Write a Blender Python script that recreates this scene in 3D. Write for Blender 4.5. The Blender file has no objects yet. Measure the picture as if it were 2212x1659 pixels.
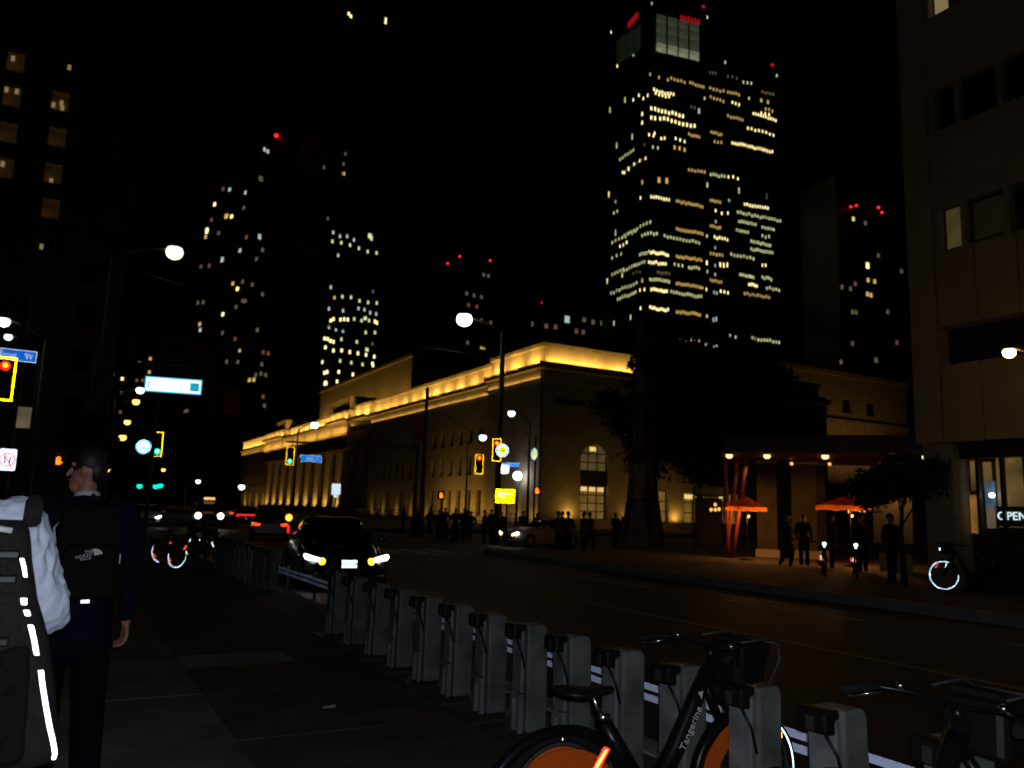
import bpy, math, random, numpy as np
from mathutils import Vector, Matrix, noise
from math import radians as RAD, sin, cos, pi
random.seed(7)
SC = bpy.context.scene
COL = SC.collection

# ------------------------------------------------------------------ camera, sky, light, exposure
AZ, PITCH, ROLL = RAD(28.6), RAD(9.0), RAD(1.9)
FPX, CAM_H = 1746.0, 1.6                      # focal length in pixels of a 2212 wide picture
f0 = Vector((sin(AZ) * cos(PITCH), cos(AZ) * cos(PITCH), sin(PITCH)))
r0 = Vector((cos(AZ), -sin(AZ), 0)); u0 = r0.cross(f0)
rv = cos(ROLL) * r0 + sin(ROLL) * u0; uv = cos(ROLL) * u0 - sin(ROLL) * r0
CAM = Vector((0, 0, CAM_H))
cd = bpy.data.cameras.new("camera"); cam = bpy.data.objects.new("camera", cd); COL.objects.link(cam)
M = Matrix((rv, uv, -f0)).transposed().to_4x4(); M.translation = CAM
cam.matrix_world = M
cd.sensor_width = 36; cd.lens = 36 * FPX / 2212; cd.clip_start = 0.05; cd.clip_end = 5000
cd.dof.use_dof = True; cd.dof.focus_distance = 4.2; cd.dof.aperture_fstop = 2.9
SC.camera = cam
W = bpy.data.worlds.new("World"); SC.world = W; W.use_nodes = True
nt = W.node_tree; bg = nt.nodes["Background"]
sky = nt.nodes.new("ShaderNodeTexSky"); sky.sky_type = 'NISHITA'; sky.sun_disc = False
sky.sun_elevation = RAD(-9); sky.sun_rotation = RAD(250)
nt.links.new(sky.outputs[0], bg.inputs[0]); bg.inputs[1].default_value = 0.05
sl = bpy.data.lights.new("moonlight", 'SUN'); sl.energy = 0.0015; sl.angle = RAD(0.5); sl.color = (1, .9, .8)
so = bpy.data.objects.new("moonlight", sl); COL.objects.link(so); so.rotation_euler = (RAD(40), 0, RAD(60))
# the photographer's flash, a small lamp just above the lens: it lights the near people, docks and bikes
fl = bpy.data.lights.new("camera_flash", 'POINT'); fl.energy = 190; fl.shadow_soft_size = 0.02; fl.color = (.86, .93, 1.0)
fo = bpy.data.objects.new("camera_flash", fl); COL.objects.link(fo); fo.location = CAM + uv * .05 + rv * .03
SC.view_settings.view_transform = 'Standard'; SC.view_settings.look = 'None'
SC.view_settings.exposure = 0; SC.view_settings.gamma = 1
cy = SC.cycles
cy.use_denoising = True; cy.max_bounces = 5; cy.diffuse_bounces = 2; cy.glossy_bounces = 3
cy.sample_clamp_indirect = 2.0; cy.caustics_reflective = False; cy.caustics_refractive = False

# ------------------------------------------------------------------ pixel -> place (2212 x 1659 pixel grid of the photograph)
def ray(x, y): return ((x - 1106) * rv + (829.5 - y) * uv + FPX * f0).normalized()
def gnd(x, y, z=0.0):
    d = ray(x, y); return CAM + d * ((z - CAM_H) / d.z)
def pX(x, y, X):
    d = ray(x, y); return CAM + d * (X / d.x)
def pY(x, y, Y):
    d = ray(x, y); return CAM + d * (Y / d.y)
def pD(x, y, D):
    d = ray(x, y); return CAM + d * (D / math.hypot(d.x, d.y))
def hitplane(x, y, p, n):
    d = ray(x, y); return CAM + d * ((p - CAM).dot(n) / d.dot(n))
def zm(ox, oy, s):
    return lambda a, b: ((ox + a * s) / 1.1302, (oy + b * s) / 1.1302)
Z4 = zm(1400, 0, .27125); Z5 = zm(1400, 430, .27125); ZL = zm(450, 300, .3164); ZA = zm(0, 0, .3164); ZB = zm(0, 500, .3164)
Z7 = zm(1900, 350, .4522)
def to_cam(p): return math.atan2(-p.x, p.y)          # rotation_z that turns a thing's -Y side to the photographer's corner

# ------------------------------------------------------------------ materials
def mat(name, col, rough=.7, metal=0, var=.25, scale=8, bump=0.0, spec=.5, detail=6, place=False):
    m = bpy.data.materials.new(name); m.use_nodes = True
    n = m.node_tree.nodes; l = m.node_tree.links; b = n["Principled BSDF"]
    b.inputs["Roughness"].default_value = rough; b.inputs["Metallic"].default_value = metal
    b.inputs["Specular IOR Level"].default_value = spec
    t = n.new("ShaderNodeTexCoord"); x = n.new("ShaderNodeTexNoise"); x.inputs["Scale"].default_value = scale; x.inputs["Detail"].default_value = detail
    l.new(n.new("ShaderNodeNewGeometry").outputs["Position"] if place else t.outputs["Object"], x.inputs["Vector"])
    r = n.new("ShaderNodeValToRGB"); r.color_ramp.elements[0].position = .3; r.color_ramp.elements[1].position = .7
    r.color_ramp.elements[0].color = (*[c * (1 - var) for c in col], 1); r.color_ramp.elements[1].color = (*[min(1, c * (1 + var)) for c in col], 1)
    l.new(x.outputs["Fac"], r.inputs["Fac"]); l.new(r.outputs["Color"], b.inputs["Base Color"])
    if bump:
        x2 = n.new("ShaderNodeTexNoise"); x2.inputs["Scale"].default_value = scale * 9; l.new(t.outputs["Object"], x2.inputs["Vector"])
        bp = n.new("ShaderNodeBump"); bp.inputs["Strength"].default_value = bump; bp.inputs["Distance"].default_value = .02
        l.new(x2.outputs["Fac"], bp.inputs["Height"]); l.new(bp.outputs["Normal"], b.inputs["Normal"])
    return m
def lit(name, col, s, var=0.0, scale=3):
    m = bpy.data.materials.new(name); m.use_nodes = True
    n = m.node_tree.nodes; l = m.node_tree.links; b = n["Principled BSDF"]
    b.inputs["Base Color"].default_value = (*[c * .3 for c in col], 1); b.inputs["Roughness"].default_value = .4
    b.inputs["Emission Color"].default_value = (*col, 1); b.inputs["Emission Strength"].default_value = s
    if var:
        t = n.new("ShaderNodeTexCoord"); x = n.new("ShaderNodeTexNoise"); x.inputs["Scale"].default_value = scale; l.new(t.outputs["Object"], x.inputs["Vector"])
        mr = n.new("ShaderNodeMapRange"); mr.inputs[1].default_value = .3; mr.inputs[2].default_value = .7
        mr.inputs[3].default_value = s * (1 - var); mr.inputs[4].default_value = s * (1 + var)
        l.new(x.outputs["Fac"], mr.inputs[0]); l.new(mr.outputs[0], b.inputs["Emission Strength"])
    return m
def retro(name, col, rough=.25, base=.5):
    """glass-bead reflective sheeting: a lobe that sends light back where it came from (traffic signs, plates, reflective tape)"""
    m = bpy.data.materials.new(name); m.use_nodes = True
    n = m.node_tree.nodes; l = m.node_tree.links; b = n["Principled BSDF"]; out = n["Material Output"]
    b.inputs["Base Color"].default_value = (*[c * base for c in col], 1); b.inputs["Roughness"].default_value = .5
    g = n.new("ShaderNodeBsdfAnisotropic"); g.distribution = 'GGX'; g.inputs["Color"].default_value = (*col, 1); g.inputs["Roughness"].default_value = rough
    ge = n.new("ShaderNodeNewGeometry"); l.new(ge.outputs["Incoming"], g.inputs["Normal"])
    a = n.new("ShaderNodeMixShader"); a.inputs[0].default_value = .7
    l.new(b.outputs[0], a.inputs[1]); l.new(g.outputs[0], a.inputs[2]); l.new(a.outputs[0], out.inputs["Surface"])
    return m
def glass(name, col, rough=.08):
    m = mat(name, col, rough, 0, .1, 2); m.node_tree.nodes["Principled BSDF"].inputs["Specular IOR Level"].default_value = .8
    return m
asphalt = mat("asphalt", (.035, .032, .029), .7, 0, .5, .9, .4, .5, 10)
concrete = mat("concrete", (.175, .15, .115), .9, 0, .42, 1.3, .3)
concrete2 = mat("concrete_patch", (.15, .13, .10), .9, 0, .42, 1.7, .3)
paver = mat("paver", (.075, .06, .045), .9, 0, .45, 2, .35)
kerbm = mat("kerb_concrete", (.3, .29, .27), .9, 0, .25, 4, .2)
stone = mat("limestone", (.42, .38, .31), .9, 0, .14, .9, .15)
stone_d = mat("weathered_limestone", (.33, .29, .23), .9, 0, .2, 1.2, .15)
roofm = mat("copper_roof", (.06, .09, .07), .7, 0, .3, 1)
darkw = mat("dark_facade", (.05, .045, .04), .8, 0, .3, .4)
towm = mat("tower_facade", (.025, .028, .03), .5, 0, .3, .2)
hotel = mat("hotel_stone", (.2, .17, .13), .9, 0, .25, .5)
panelc = mat("precast_panel", (.5, .36, .2), .9, 0, .12, .8, .1)
metal_d = mat("dark_metal", (.05, .05, .05), .5, .3, .2, 8)
metal_g = mat("galvanised", (.3, .3, .3), .45, .5, .2, 10)
polem = mat("pole_steel", (.05, .047, .044), .6, .1, .2, 5)
dockg = mat("dock_grey", (.135, .142, .135), .5, 0, .38, 5, .15, .4, 9, True)
dockl = mat("dock_face_grey", (.17, .178, .19), .45, 0, .32, 6, .1, .4, 9, True)
blackp = mat("black_plastic", (.008, .008, .009), .45, 0, .2, 12, 0, .3)
rubber = mat("rubber", (.01, .01, .01), .9, 0, .2, 14, 0, .15)
chrome = mat("chrome", (.6, .6, .62), .22, 1, .1, 10)
bikeb = mat("bike_black", (.006, .006, .008), .32, 0, .2, 8, 0, .3)
bikeo = mat("bike_orange", (.62, .1, .008), .4, 0, .1, 5)
carp = mat("car_black_paint", (.008, .008, .009), .12, 0, .1, 3, 0, .8)
carsil = mat("car_silver_paint", (.38, .38, .38), .25, .4, .1, 3)
carw = mat("car_white_paint", (.6, .6, .6), .25, 0, .1, 3)
carr = mat("car_dark_red_paint", (.08, .008, .008), .25, 0, .1, 3)
cargl = glass("car_glass", (.006, .007, .008))
winglass = glass("window_glass", (.012, .011, .010))
bark = mat("bark", (.07, .05, .035), .95, 0, .4, 12, .5)
leafm = mat("leaf", (.025, .035, .014), .8, 0, .4, 3)
skin = mat("skin", (.40, .18, .13), .55, 0, .12, 30)
hairm = mat("hair", (.012, .009, .007), .6, 0, .3, 60)
navy = mat("navy_suit", (.004, .006, .017), .85, 0, .25, 40, .2, .1)
trous = mat("black_trousers", (.004, .004, .008), .85, 0, .3, 40, .2, .1)
shirtm = mat("white_shirt", (.62, .7, .9), .85, 0, .07, 18, .12, .2)
collarm = mat("white_collar", (.62, .62, .66), .8, 0, .05, 20)
packm = mat("black_nylon", (.007, .007, .007), .7, 0, .4, 60, .5, .15)
packg = mat("grey_nylon", (.022, .020, .018), .75, 0, .35, 70, .5, .2)
jeans = mat("blue_jeans", (.03, .04, .09), .9, 0, .3, 50, .3)
shoem = mat("shoe_leather", (.01, .009, .009), .4, 0, .2, 20)
coatA = mat("dark_coat", (.018, .016, .016), .9, 0, .3, 20); coatB = mat("brown_coat", (.035, .025, .018), .9, 0, .3, 20)
orangec = mat("orange_canvas", (.75, .22, .04), .9, 0, .1, 4)
redbeam = mat("red_paint", (.2, .028, .008), .5, 0, .15, 5)
whitep = mat("white_road_paint", (.5, .5, .48), .8, 0, .3, 9)
yellowp = mat("yellow_road_paint", (.45, .3, .05), .8, 0, .4, 9)
litterm = mat("paper", (.7, .7, .7), .9, 0, .1, 9)
signback = mat("sign_back", (.2, .2, .2), .6, .3, .1, 5)
ot = orangec.node_tree; tr_ = ot.nodes.new("ShaderNodeBsdfTranslucent"); tr_.inputs[0].default_value = (.8, .25, .04, 1); mx = ot.nodes.new("ShaderNodeMixShader"); mx.inputs[0].default_value = .5
ot.links.new(ot.nodes["Principled BSDF"].outputs[0], mx.inputs[1]); ot.links.new(tr_.outputs[0], mx.inputs[2]); ot.links.new(mx.outputs[0], ot.nodes["Material Output"].inputs["Surface"])
# reflective sheeting
r_white = retro("reflective_white", (.85, .95, 1.0), .15); r_tape = retro("reflective_tape", (.85, .87, 1.0), .36)
r_rim = retro("reflective_tyre_band", (.75, .95, 1.0), .17); r_rimn = retro("reflective_tyre_band_near", (.7, .9, 1.0), .33)
r_blue = retro("reflective_blue", (.01, .16, .62), .145); r_yel = retro("reflective_yellow", (1.0, .52, .0), .13)
r_red = retro("reflective_red", (1.0, .05, .02), .17); r_redn = retro("reflective_red_near", (1.0, .015, .012), .33); r_glint = retro("reflective_glint", (1.0, .42, .06), .33)
r_teal = retro("reflective_teal", (.02, .5, .5), .14); r_amb = retro("reflective_amber", (1.0, .55, .01), .28)
r_plate = retro("reflective_plate", (.85, .97, 1.0), .2); r_rail = retro("reflective_rail", (.2, .22, .31), .42); r_dark = mat("plate_ink", (.01, .015, .05), .8, 0, .1, 5, 0, .1)
r_lime = retro("reflective_fluorescent_yellow", (1.0, 1.0, 0.0), .125)
# things that give light
e_white = lit("lamp_white", (1, .97, .88), 9); e_cool = lit("lamp_cool", (.82, .98, 1), 4); e_warm = lit("lamp_warm", (1, .55, .16), 36); e_amber = lit("lamp_amber", (1, .55, .1), 3)
e_sod = lit("lamp_sodium", (1, .78, .48), 2.6)
e_red = lit("signal_red", (1, .02, .005), 1.6); e_redc = lit("signal_red_core", (1, .6, .02), 1.6); e_green = lit("signal_green", (.0, .75, .5), 2.4); e_greenc = lit("signal_green_core", (.55, 1, .85), 2.0)
e_hand = lit("hand_orange", (1, .2, .01), 2.2); e_off = mat("lens_off", (.02, .02, .02), .3)
e_head = lit("headlight", (.95, 1, .96), 7); e_headw = lit("headlight_warm", (1, .96, .8), 9); e_turn = lit("turn_signal", (1, .42, .02), 5)
e_tail = lit("tail_light", (1, .012, .02), 1.6); e_brk = lit("brake_light", (1, .05, .01), 2.6)
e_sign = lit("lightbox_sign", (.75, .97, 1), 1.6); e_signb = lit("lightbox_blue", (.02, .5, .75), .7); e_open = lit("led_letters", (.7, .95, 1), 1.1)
e_bcn = lit("beacon_red", (1, .02, .03), 1.6); e_bcnd = lit("beacon_red_dim", (1, .02, .03), .45)
e_winw = lit("window_warm", (1, .86, .36), 1.7, .4, .6); e_wino = lit("window_orange", (1, .62, .16), .6, .4, .6); e_wing = lit("window_pale_green", (.88, .92, .42), .72, .4, .6)
e_winc = lit("window_cool", (.72, .95, .95), .5, .3, .6); e_wind = lit("window_dim", (.95, .72, .42), .10, .4, .6); e_winr = lit("window_dim_red", (1, .42, .25), .12, .4, .6)
e_rowglow = lit("window_row_glow", (.85, .75, .28), .05, .6, .25); e_hotel = lit("hotel_window", (1, .48, .13), .011, .6, .9); e_hotelb = lit("hotel_lamp", (1, .75, .35), .2)
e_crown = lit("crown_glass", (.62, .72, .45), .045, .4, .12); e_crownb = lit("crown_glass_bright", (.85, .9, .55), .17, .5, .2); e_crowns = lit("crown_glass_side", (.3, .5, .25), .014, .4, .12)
e_redsign = lit("red_letters", (1, .01, .02), .3); e_shop = lit("shop_interior", (1, .62, .2), .08, .6, 1.5); e_shopo = lit("shop_poster", (1, .45, .1), .16, .6, 2.5); e_shopb = lit("shop_screen", (.3, .6, 1), .10, .6, 2.5)
e_station = lit("station_window", (1, .58, .14), .12, .35, .6); e_stationb = lit("station_lamp", (1, .7, .24), .8, .2, .8); e_bulb = lit("patio_bulb", (1, .8, .35), 1.7)
e_bulbo = lit("patio_bulb_amber", (1, .55, .12), 1.2)

# ------------------------------------------------------------------ mesh building
TMP = bpy.data.scenes.new("build")
def evaluated(o):
    """mesh of an object with its modifiers, worked out in a scene of its own so that the big one is not updated"""
    TMP.collection.objects.link(o); vl = TMP.view_layers[0]; vl.update()
    me = bpy.data.meshes.new_from_object(o.evaluated_get(vl.depsgraph)); bpy.data.objects.remove(o); return me
class MB:
    def __init__(s): s.v = []; s.f = []; s.sm = []
    def add(s, vs, fs, smooth=False):
        o = len(s.v); s.v += [tuple(p) for p in vs]; s.f += [tuple(i + o for i in f) for f in fs]; s.sm += [smooth] * len(fs); return s
    def box(s, a, b, m=None):
        (x0, y0, z0), (x1, y1, z1) = a, b
        vs = [Vector(p) for p in ((x0, y0, z0), (x1, y0, z0), (x1, y1, z0), (x0, y1, z0), (x0, y0, z1), (x1, y0, z1), (x1, y1, z1), (x0, y1, z1))]
        if m: vs = [m @ p for p in vs]
        return s.add(vs, [(0, 3, 2, 1), (4, 5, 6, 7), (0, 1, 5, 4), (1, 2, 6, 5), (2, 3, 7, 6), (3, 0, 4, 7)])
    def rings(s, rs, cap=True, smooth=True, closed=False):
        n = len(rs[0]); vs = [p for r in rs for p in r]; fs = []
        k = len(rs)
        for i in range(k if closed else k - 1):
            a, b = i * n, ((i + 1) % k) * n
            for j in range(n): fs.append((a + j, a + (j + 1) % n, b + (j + 1) % n, b + j))
        o = len(s.v); s.add(vs, fs, smooth)
        if cap and not closed:
            s.f.append(tuple(o + j for j in reversed(range(n)))); s.f.append(tuple(o + (k - 1) * n + j for j in range(n))); s.sm += [False, False]
        return s
    def tube(s, pts, r, n=8, smooth=True, cap=True):
        pts = [Vector(p) for p in pts]; rs = r if isinstance(r, (list, tuple)) else [r] * len(pts); out = []
        for i, p in enumerate(pts):
            d = (pts[min(i + 1, len(pts) - 1)] - pts[max(i - 1, 0)]).normalized()
            a = d.orthogonal().normalized() if i == 0 else (a - d * a.dot(d)).normalized()
            b = d.cross(a)
            out.append([p + (a * cos(2 * pi * j / n) + b * sin(2 * pi * j / n)) * rs[i] for j in range(n)])
        return s.rings(out, cap, smooth)
    def lathe(s, prof, c=(0, 0, 0), n=16, smooth=True, axis='z'):
        c = Vector(c); out = []
        for r, h in prof:
            ring = []
            for j in range(n):
                a = 2 * pi * j / n
                if axis == 'z': q = Vector((r * cos(a), r * sin(a), h))
                elif axis == 'y': q = Vector((r * sin(a), h, r * cos(a)))
                else: q = Vector((h, r * cos(a), r * sin(a)))
                ring.append(c + q)
            out.append(ring)
        return s.rings(out, True, smooth)
    def ball(s, c, r, n=14, k=8, sc=(1, 1, 1)):
        c = Vector(c); rr = []
        for i in range(1, k):
            t = pi * i / k
            rr.append([c + Vector((r * sin(t) * cos(2 * pi * j / n) * sc[0], r * sin(t) * sin(2 * pi * j / n) * sc[1], -r * cos(t) * sc[2])) for j in range(n)])
        return s.rings(rr, True, True)
    def torus(s, c, R, r, axis='y', n=40, m=8, a0=0, a1=2 * pi, flat=1.0):
        c = Vector(c); full = abs(a1 - a0) > 6.28; rs = []
        for i in range(n if full else n + 1):
            a = a0 + (a1 - a0) * i / n; ring = []
            for j in range(m):
                b = 2 * pi * j / m; q = R + r * cos(b); h = r * sin(b) * flat
                ring.append(c + (Vector((q * sin(a), h, q * cos(a))) if axis == 'y' else Vector((q * cos(a), q * sin(a), h))))
            rs.append(ring)
        return s.rings(rs, True, True, closed=full)
    def prism(s, poly, y0, y1, plane='xz'):
        f = (lambda p, h: Vector((p[0], h, p[1]))) if plane == 'xz' else ((lambda p, h: Vector((h, p[0], p[1]))) if plane == 'yz' else (lambda p, h: Vector((p[0], p[1], h))))
        n = len(poly); vs = [f(p, y0) for p in poly] + [f(p, y1) for p in poly]
        fs = [tuple(range(n)), tuple(range(2 * n - 1, n - 1, -1))] + [(i, i + n, (i + 1) % n + n, (i + 1) % n) for i in range(n)]
        return s.add(vs, fs)
    def mesh(s, name):
        m = bpy.data.meshes.new(name); m.from_pydata(s.v, [], s.f); m.polygons.foreach_set("use_smooth", s.sm); m.update()
        import bmesh
        b = bmesh.new(); b.from_mesh(m); bmesh.ops.recalc_face_normals(b, faces=b.faces); b.to_mesh(m); b.free()
        return m
    def build(s, name, m, parent=None, world=False, bevel=0):
        return obj(name, s.mesh(name), m, parent, world, bevel)
def obj(name, me, m, parent=None, world=False, bevel=0):
    o = bpy.data.objects.new(name, me); COL.objects.link(o)
    if m and not me.materials: me.materials.append(m)
    if parent:
        o.parent = parent
        if world: o.location = -root_loc(parent)
    if bevel:
        b = o.modifiers.new("bevel", 'BEVEL'); b.width = bevel; b.segments = 2; b.limit_method = 'ANGLE'
    return o
def root_loc(o):
    v = Vector((0, 0, 0))
    while o: v += o.location; o = o.parent
    return v
def tag(o, label, cat, group=None):
    o["label"] = label; o["category"] = cat
    if group: o["group"] = group
    return o
def thing(name, label, cat, loc=(0, 0, 0), rz=0, group=None):
    o = bpy.data.objects.new(name, None); COL.objects.link(o); o.empty_display_size = .2
    o.location = loc; o.rotation_euler = (0, 0, rz); return tag(o, label, cat, group)
def struct(o): o["kind"] = "structure"; return o
def dup(o, parent=None):
    c = o.copy(); COL.objects.link(c)
    if parent: c.parent = parent
    for ch in list(o.children): dup(ch, c)
    return c
def text(name, body, size, m, parent, loc, rot, ext=.002, align='CENTER', sx=1.0):
    cu = bpy.data.curves.new(name, 'FONT'); cu.body = body; cu.size = size; cu.extrude = ext; cu.align_x = align; cu.align_y = 'CENTER'
    me = evaluated(bpy.data.objects.new(name, cu))
    me.materials.clear(); o = obj(name, me, m, parent); o.location = loc; o.rotation_euler = rot; o.scale = (sx, 1, 1); return o
FACE = (RAD(90), 0, 0)                          # text standing up, read from -Y
def light(name, typ, loc, energy, col, parent=None, **k):
    l = bpy.data.lights.new(name, typ); l.energy = energy; l.color = col
    rot = k.pop('rot', (0, 0, 0))
    for a, b in k.items(): setattr(l, a, b)
    o = bpy.data.objects.new(name, l); COL.objects.link(o); o.rotation_euler = rot
    if parent: o.parent = parent; o.location = Vector(loc) - root_loc(parent)
    else: o.location = loc
    return o
def remesh(name, prims, voxel, m, parent=None, smooth=4, wrinkle=0.0, wscale=9.0):
    """union of tapered capsules and ellipsoids as ONE continuous skin"""
    mb = MB()
    for p in prims:
        if p[0] == 'e': mb.ball(p[1], 1, 18, 12, p[2])
        else:
            a, ra, b, rb = Vector(p[0]), p[1], Vector(p[2]), p[3]; d = b - a; L = d.length; d /= L
            ax = d.orthogonal().normalized(); bx = d.cross(ax); rs = []
            for t in (-90, -60, -30, 0): rs.append((a + d * ra * sin(RAD(t)), ra * max(.02, cos(RAD(t)))))
            for t in (0, 30, 60, 90): rs.append((b + d * rb * sin(RAD(t)), rb * max(.02, cos(RAD(t)))))
            fy = p[4] if len(p) > 4 else None
            def q(c, r, j):
                o = (ax * cos(2 * pi * j / 14) + bx * sin(2 * pi * j / 14)) * r
                if fy: o = Vector((o.x * fy[0], o.y * fy[1], o.z))
                return c + o
            mb.rings([[q(c, r, j) for j in range(14)] for c, r in rs])
    me = mb.mesh(name); t = bpy.data.objects.new(name, me)
    r = t.modifiers.new("r", 'REMESH'); r.mode = 'VOXEL'; r.voxel_size = voxel
    s = t.modifiers.new("s", 'SMOOTH'); s.factor = .5; s.iterations = smooth
    m2 = evaluated(t); m2.name = name
    if wrinkle:
        nv = len(m2.vertices); co = np.empty(nv * 3, np.float32); m2.vertices.foreach_get("co", co); no = np.empty(nv * 3, np.float32); m2.vertex_normals.foreach_get("vector", no)
        w_ = np.empty(nv)
        for i in range(nv):
            x, y, z = co[3 * i:3 * i + 3]
            w_[i] = .7 * (1 - 2 * abs(noise.noise((x * wscale, y * wscale, z * wscale * .55)))) + .35 * (1 - 2 * abs(noise.noise((x * wscale * 2.3 + 7, y * wscale * 2.3, z * wscale * 1.1))))
        co = (co.reshape(-1, 3) + no.reshape(-1, 3) * (wrinkle * w_)[:, None]).astype(np.float32); m2.vertices.foreach_set("co", co.ravel()); m2.update()
    m2.polygons.foreach_set("use_smooth", [True] * len(m2.polygons)); m2.materials.clear()
    return obj(name, m2, m, parent)

# ------------------------------------------------------------------ ground, road, pavements
ROADZ, FARZ = -.12, .08
struct(MB().box((-1500, -300, -1.2), (2500, 2500, -.4)).build("ground", asphalt))
struct(MB().box((3.95, -30, -.39), (15.0, 700, ROADZ)).build("road", asphalt))
cross = struct(MB().box((15.0, 30, -.39), (400, 56, ROADZ + .004)).build("cross_street", asphalt))
struct(MB().box((-300, 30.5, -.39), (3.7, 56, ROADZ + .004)).build("cross_street", asphalt))
pv = struct(MB().box((-40, -30, -.38), (3.7, 29.5, -.012)).build("pavement", paver))
struct(MB().box((-60, 58, -.38), (3.7, 700, -.01)).build("pavement", paver))
# cast slabs of the walk, joints recessed
def slab_row(parent, x0, x1, y0, y1, dy, m, top=0.0):
    y = y0; k = 0
    while y < y1:
        b = MB(); g = .007; h = top + random.uniform(-.002, .002)
        b.box((x0 + g, y + g, -.06), (x1 - g, y + dy - g, h)); o = b.build("slab", m, parent); y += dy; k += 1
slab_row(pv, -.35, 1.22, 1.5, 28, 1.5, concrete); slab_row(pv, -1.95, -.35, 1.5, 28, 1.5, concrete2); slab_row(pv, -3.5, -1.95, 1.5, 28, 1.5, concrete)
slab_row(pv, 1.22, 2.3, 1.5, 28, 1.5, paver, -.003); slab_row(pv, 2.3, 3.68, 1.5, 28, 1.5, paver, -.003)
ke = struct(MB().box((-.01, 0, 0), (.01, .01, .01)).build("kerb", kerbm)); ke.location = (3.85, 0, -.25)
def kerb_stones(parent, x0, x1, y0, y1, dy, top, base=-.35):
    me = MB().box((x0, .006, base), (x1, dy - .006, top)).mesh("kerb_stone")
    y = y0
    while y < y1:
        o = obj("kerb_stone", me, kerbm, parent); o.location = Vector((0, y, 0)) - root_loc(parent)
        b = o.modifiers.new("bevel", 'BEVEL'); b.width = .015; b.segments = 2; y += dy
kerb_stones(ke, 3.705, 3.945, -3, 29.5, 2.5, .004)
kf = struct(MB().box((-.01, 0, 0), (.01, .01, .01)).build("kerb", kerbm)); kf.location = (15.1, 0, -.25)
kerb_stones(kf, 15.005, 15.245, -6, 29, 2.5, FARZ + .004)
struct(MB().box((15.25, -30, -.38), (120, 29.8, FARZ)).build("far_pavement", mat("dark_paving", (.07, .058, .04), .9, 0, .4, 1.4, .3)))
struct(MB().box((18, 57.5, -.38), (400, 600, FARZ)).build("station_forecourt", concrete2))
# painted lines
def line(m, x0, x1, y0, y1, z=ROADZ + .006, nm="lane_marking"):
    return struct(MB().box((x0, y0, z - .004), (x1, y1, z)).build(nm, m))
line(yellowp, 9.30, 9.42, 3, 29)
for k in range(5): line(whitep, 12.75, 12.87, 4 + k * 6, 7.5 + k * 6)
for k in range(9): line(whitep, 4.6 + k * 1.15, 5.15 + k * 1.15, 30.5, 33.2)
line(whitep, 9.9, 14.6, 29.3, 29.75)
# steel grate in the walk
gr = thing("pavement_grate", "dark steel grate let into the pavement before the docks", "grate", (1.75, 9.0, .0))
MB().box((-.55, -.33, -.02), (.55, .33, .004)).build("frame", metal_d, gr)
bar = MB().box((-.52, -.012, .004), (.52, .012, .012)).mesh("bar")
for k in range(9): o = obj("bar", bar, metal_d, gr); o.location = (0, -.28 + k * .07, 0)
p = gnd(710, 1528, .01); lt = MB(); lt.add([(-.05, -.02, 0), (.05, -.025, .006), (.055, .02, .012), (-.045, .025, .003), (-.05, -.02, .003), (.05, -.025, .009), (.055, .02, .015), (-.045, .025, .006)], [(3, 2, 1, 0), (4, 5, 6, 7), (0, 1, 5, 4), (1, 2, 6, 5), (2, 3, 7, 6), (3, 0, 4, 7)])
o = lt.build("paper_scrap", litterm); o.location = p; tag(o, "small white paper scrap lying on the dark pavement", "litter")

# ------------------------------------------------------------------ buildings
def wall(parent, name, O, ud, nd, U, Zr, opens, depth, m, thick=None):
    """a wall face from O along ud, facing nd, with real openings (u0,u1,z0,z1) and reveals"""
    O = Vector(O); ud = Vector(ud); nd = Vector(nd); up = Vector((0, 0, 1))
    us = sorted({U[0], U[1], *[a for q in opens for a in q[:2]]}); zs = sorted({Zr[0], Zr[1], *[a for q in opens for a in q[2:]]})
    b = MB(); P = lambda u, z, d=0: O + ud * u + up * z - nd * d
    for i in range(len(us) - 1):
        for j in range(len(zs) - 1):
            cu, cz = (us[i] + us[i + 1]) / 2, (zs[j] + zs[j + 1]) / 2
            if any(q[0] < cu < q[1] and q[2] < cz < q[3] for q in opens): continue
            b.add([P(us[i], zs[j]), P(us[i + 1], zs[j]), P(us[i + 1], zs[j + 1]), P(us[i], zs[j + 1])], [(0, 1, 2, 3)])
    for u0_, u1_, z0, z1 in opens:
        for (a, c) in (((u0_, z0), (u1_, z0)), ((u1_, z0), (u1_, z1)), ((u1_, z1), (u0_, z1)), ((u0_, z1), (u0_, z0))):
            b.add([P(*a), P(*c), P(*c, depth), P(*a, depth)], [(0, 1, 2, 3)])
    me = bpy.data.meshes.new(name); me.from_pydata(b.v, [], b.f); me.update()
    return obj(name, me, m, parent, True)
def bx(name, a, b, m, parent, bevel=0): return MB().box(a, b).build(name, m, parent, True, bevel)
_pm = {}
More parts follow.
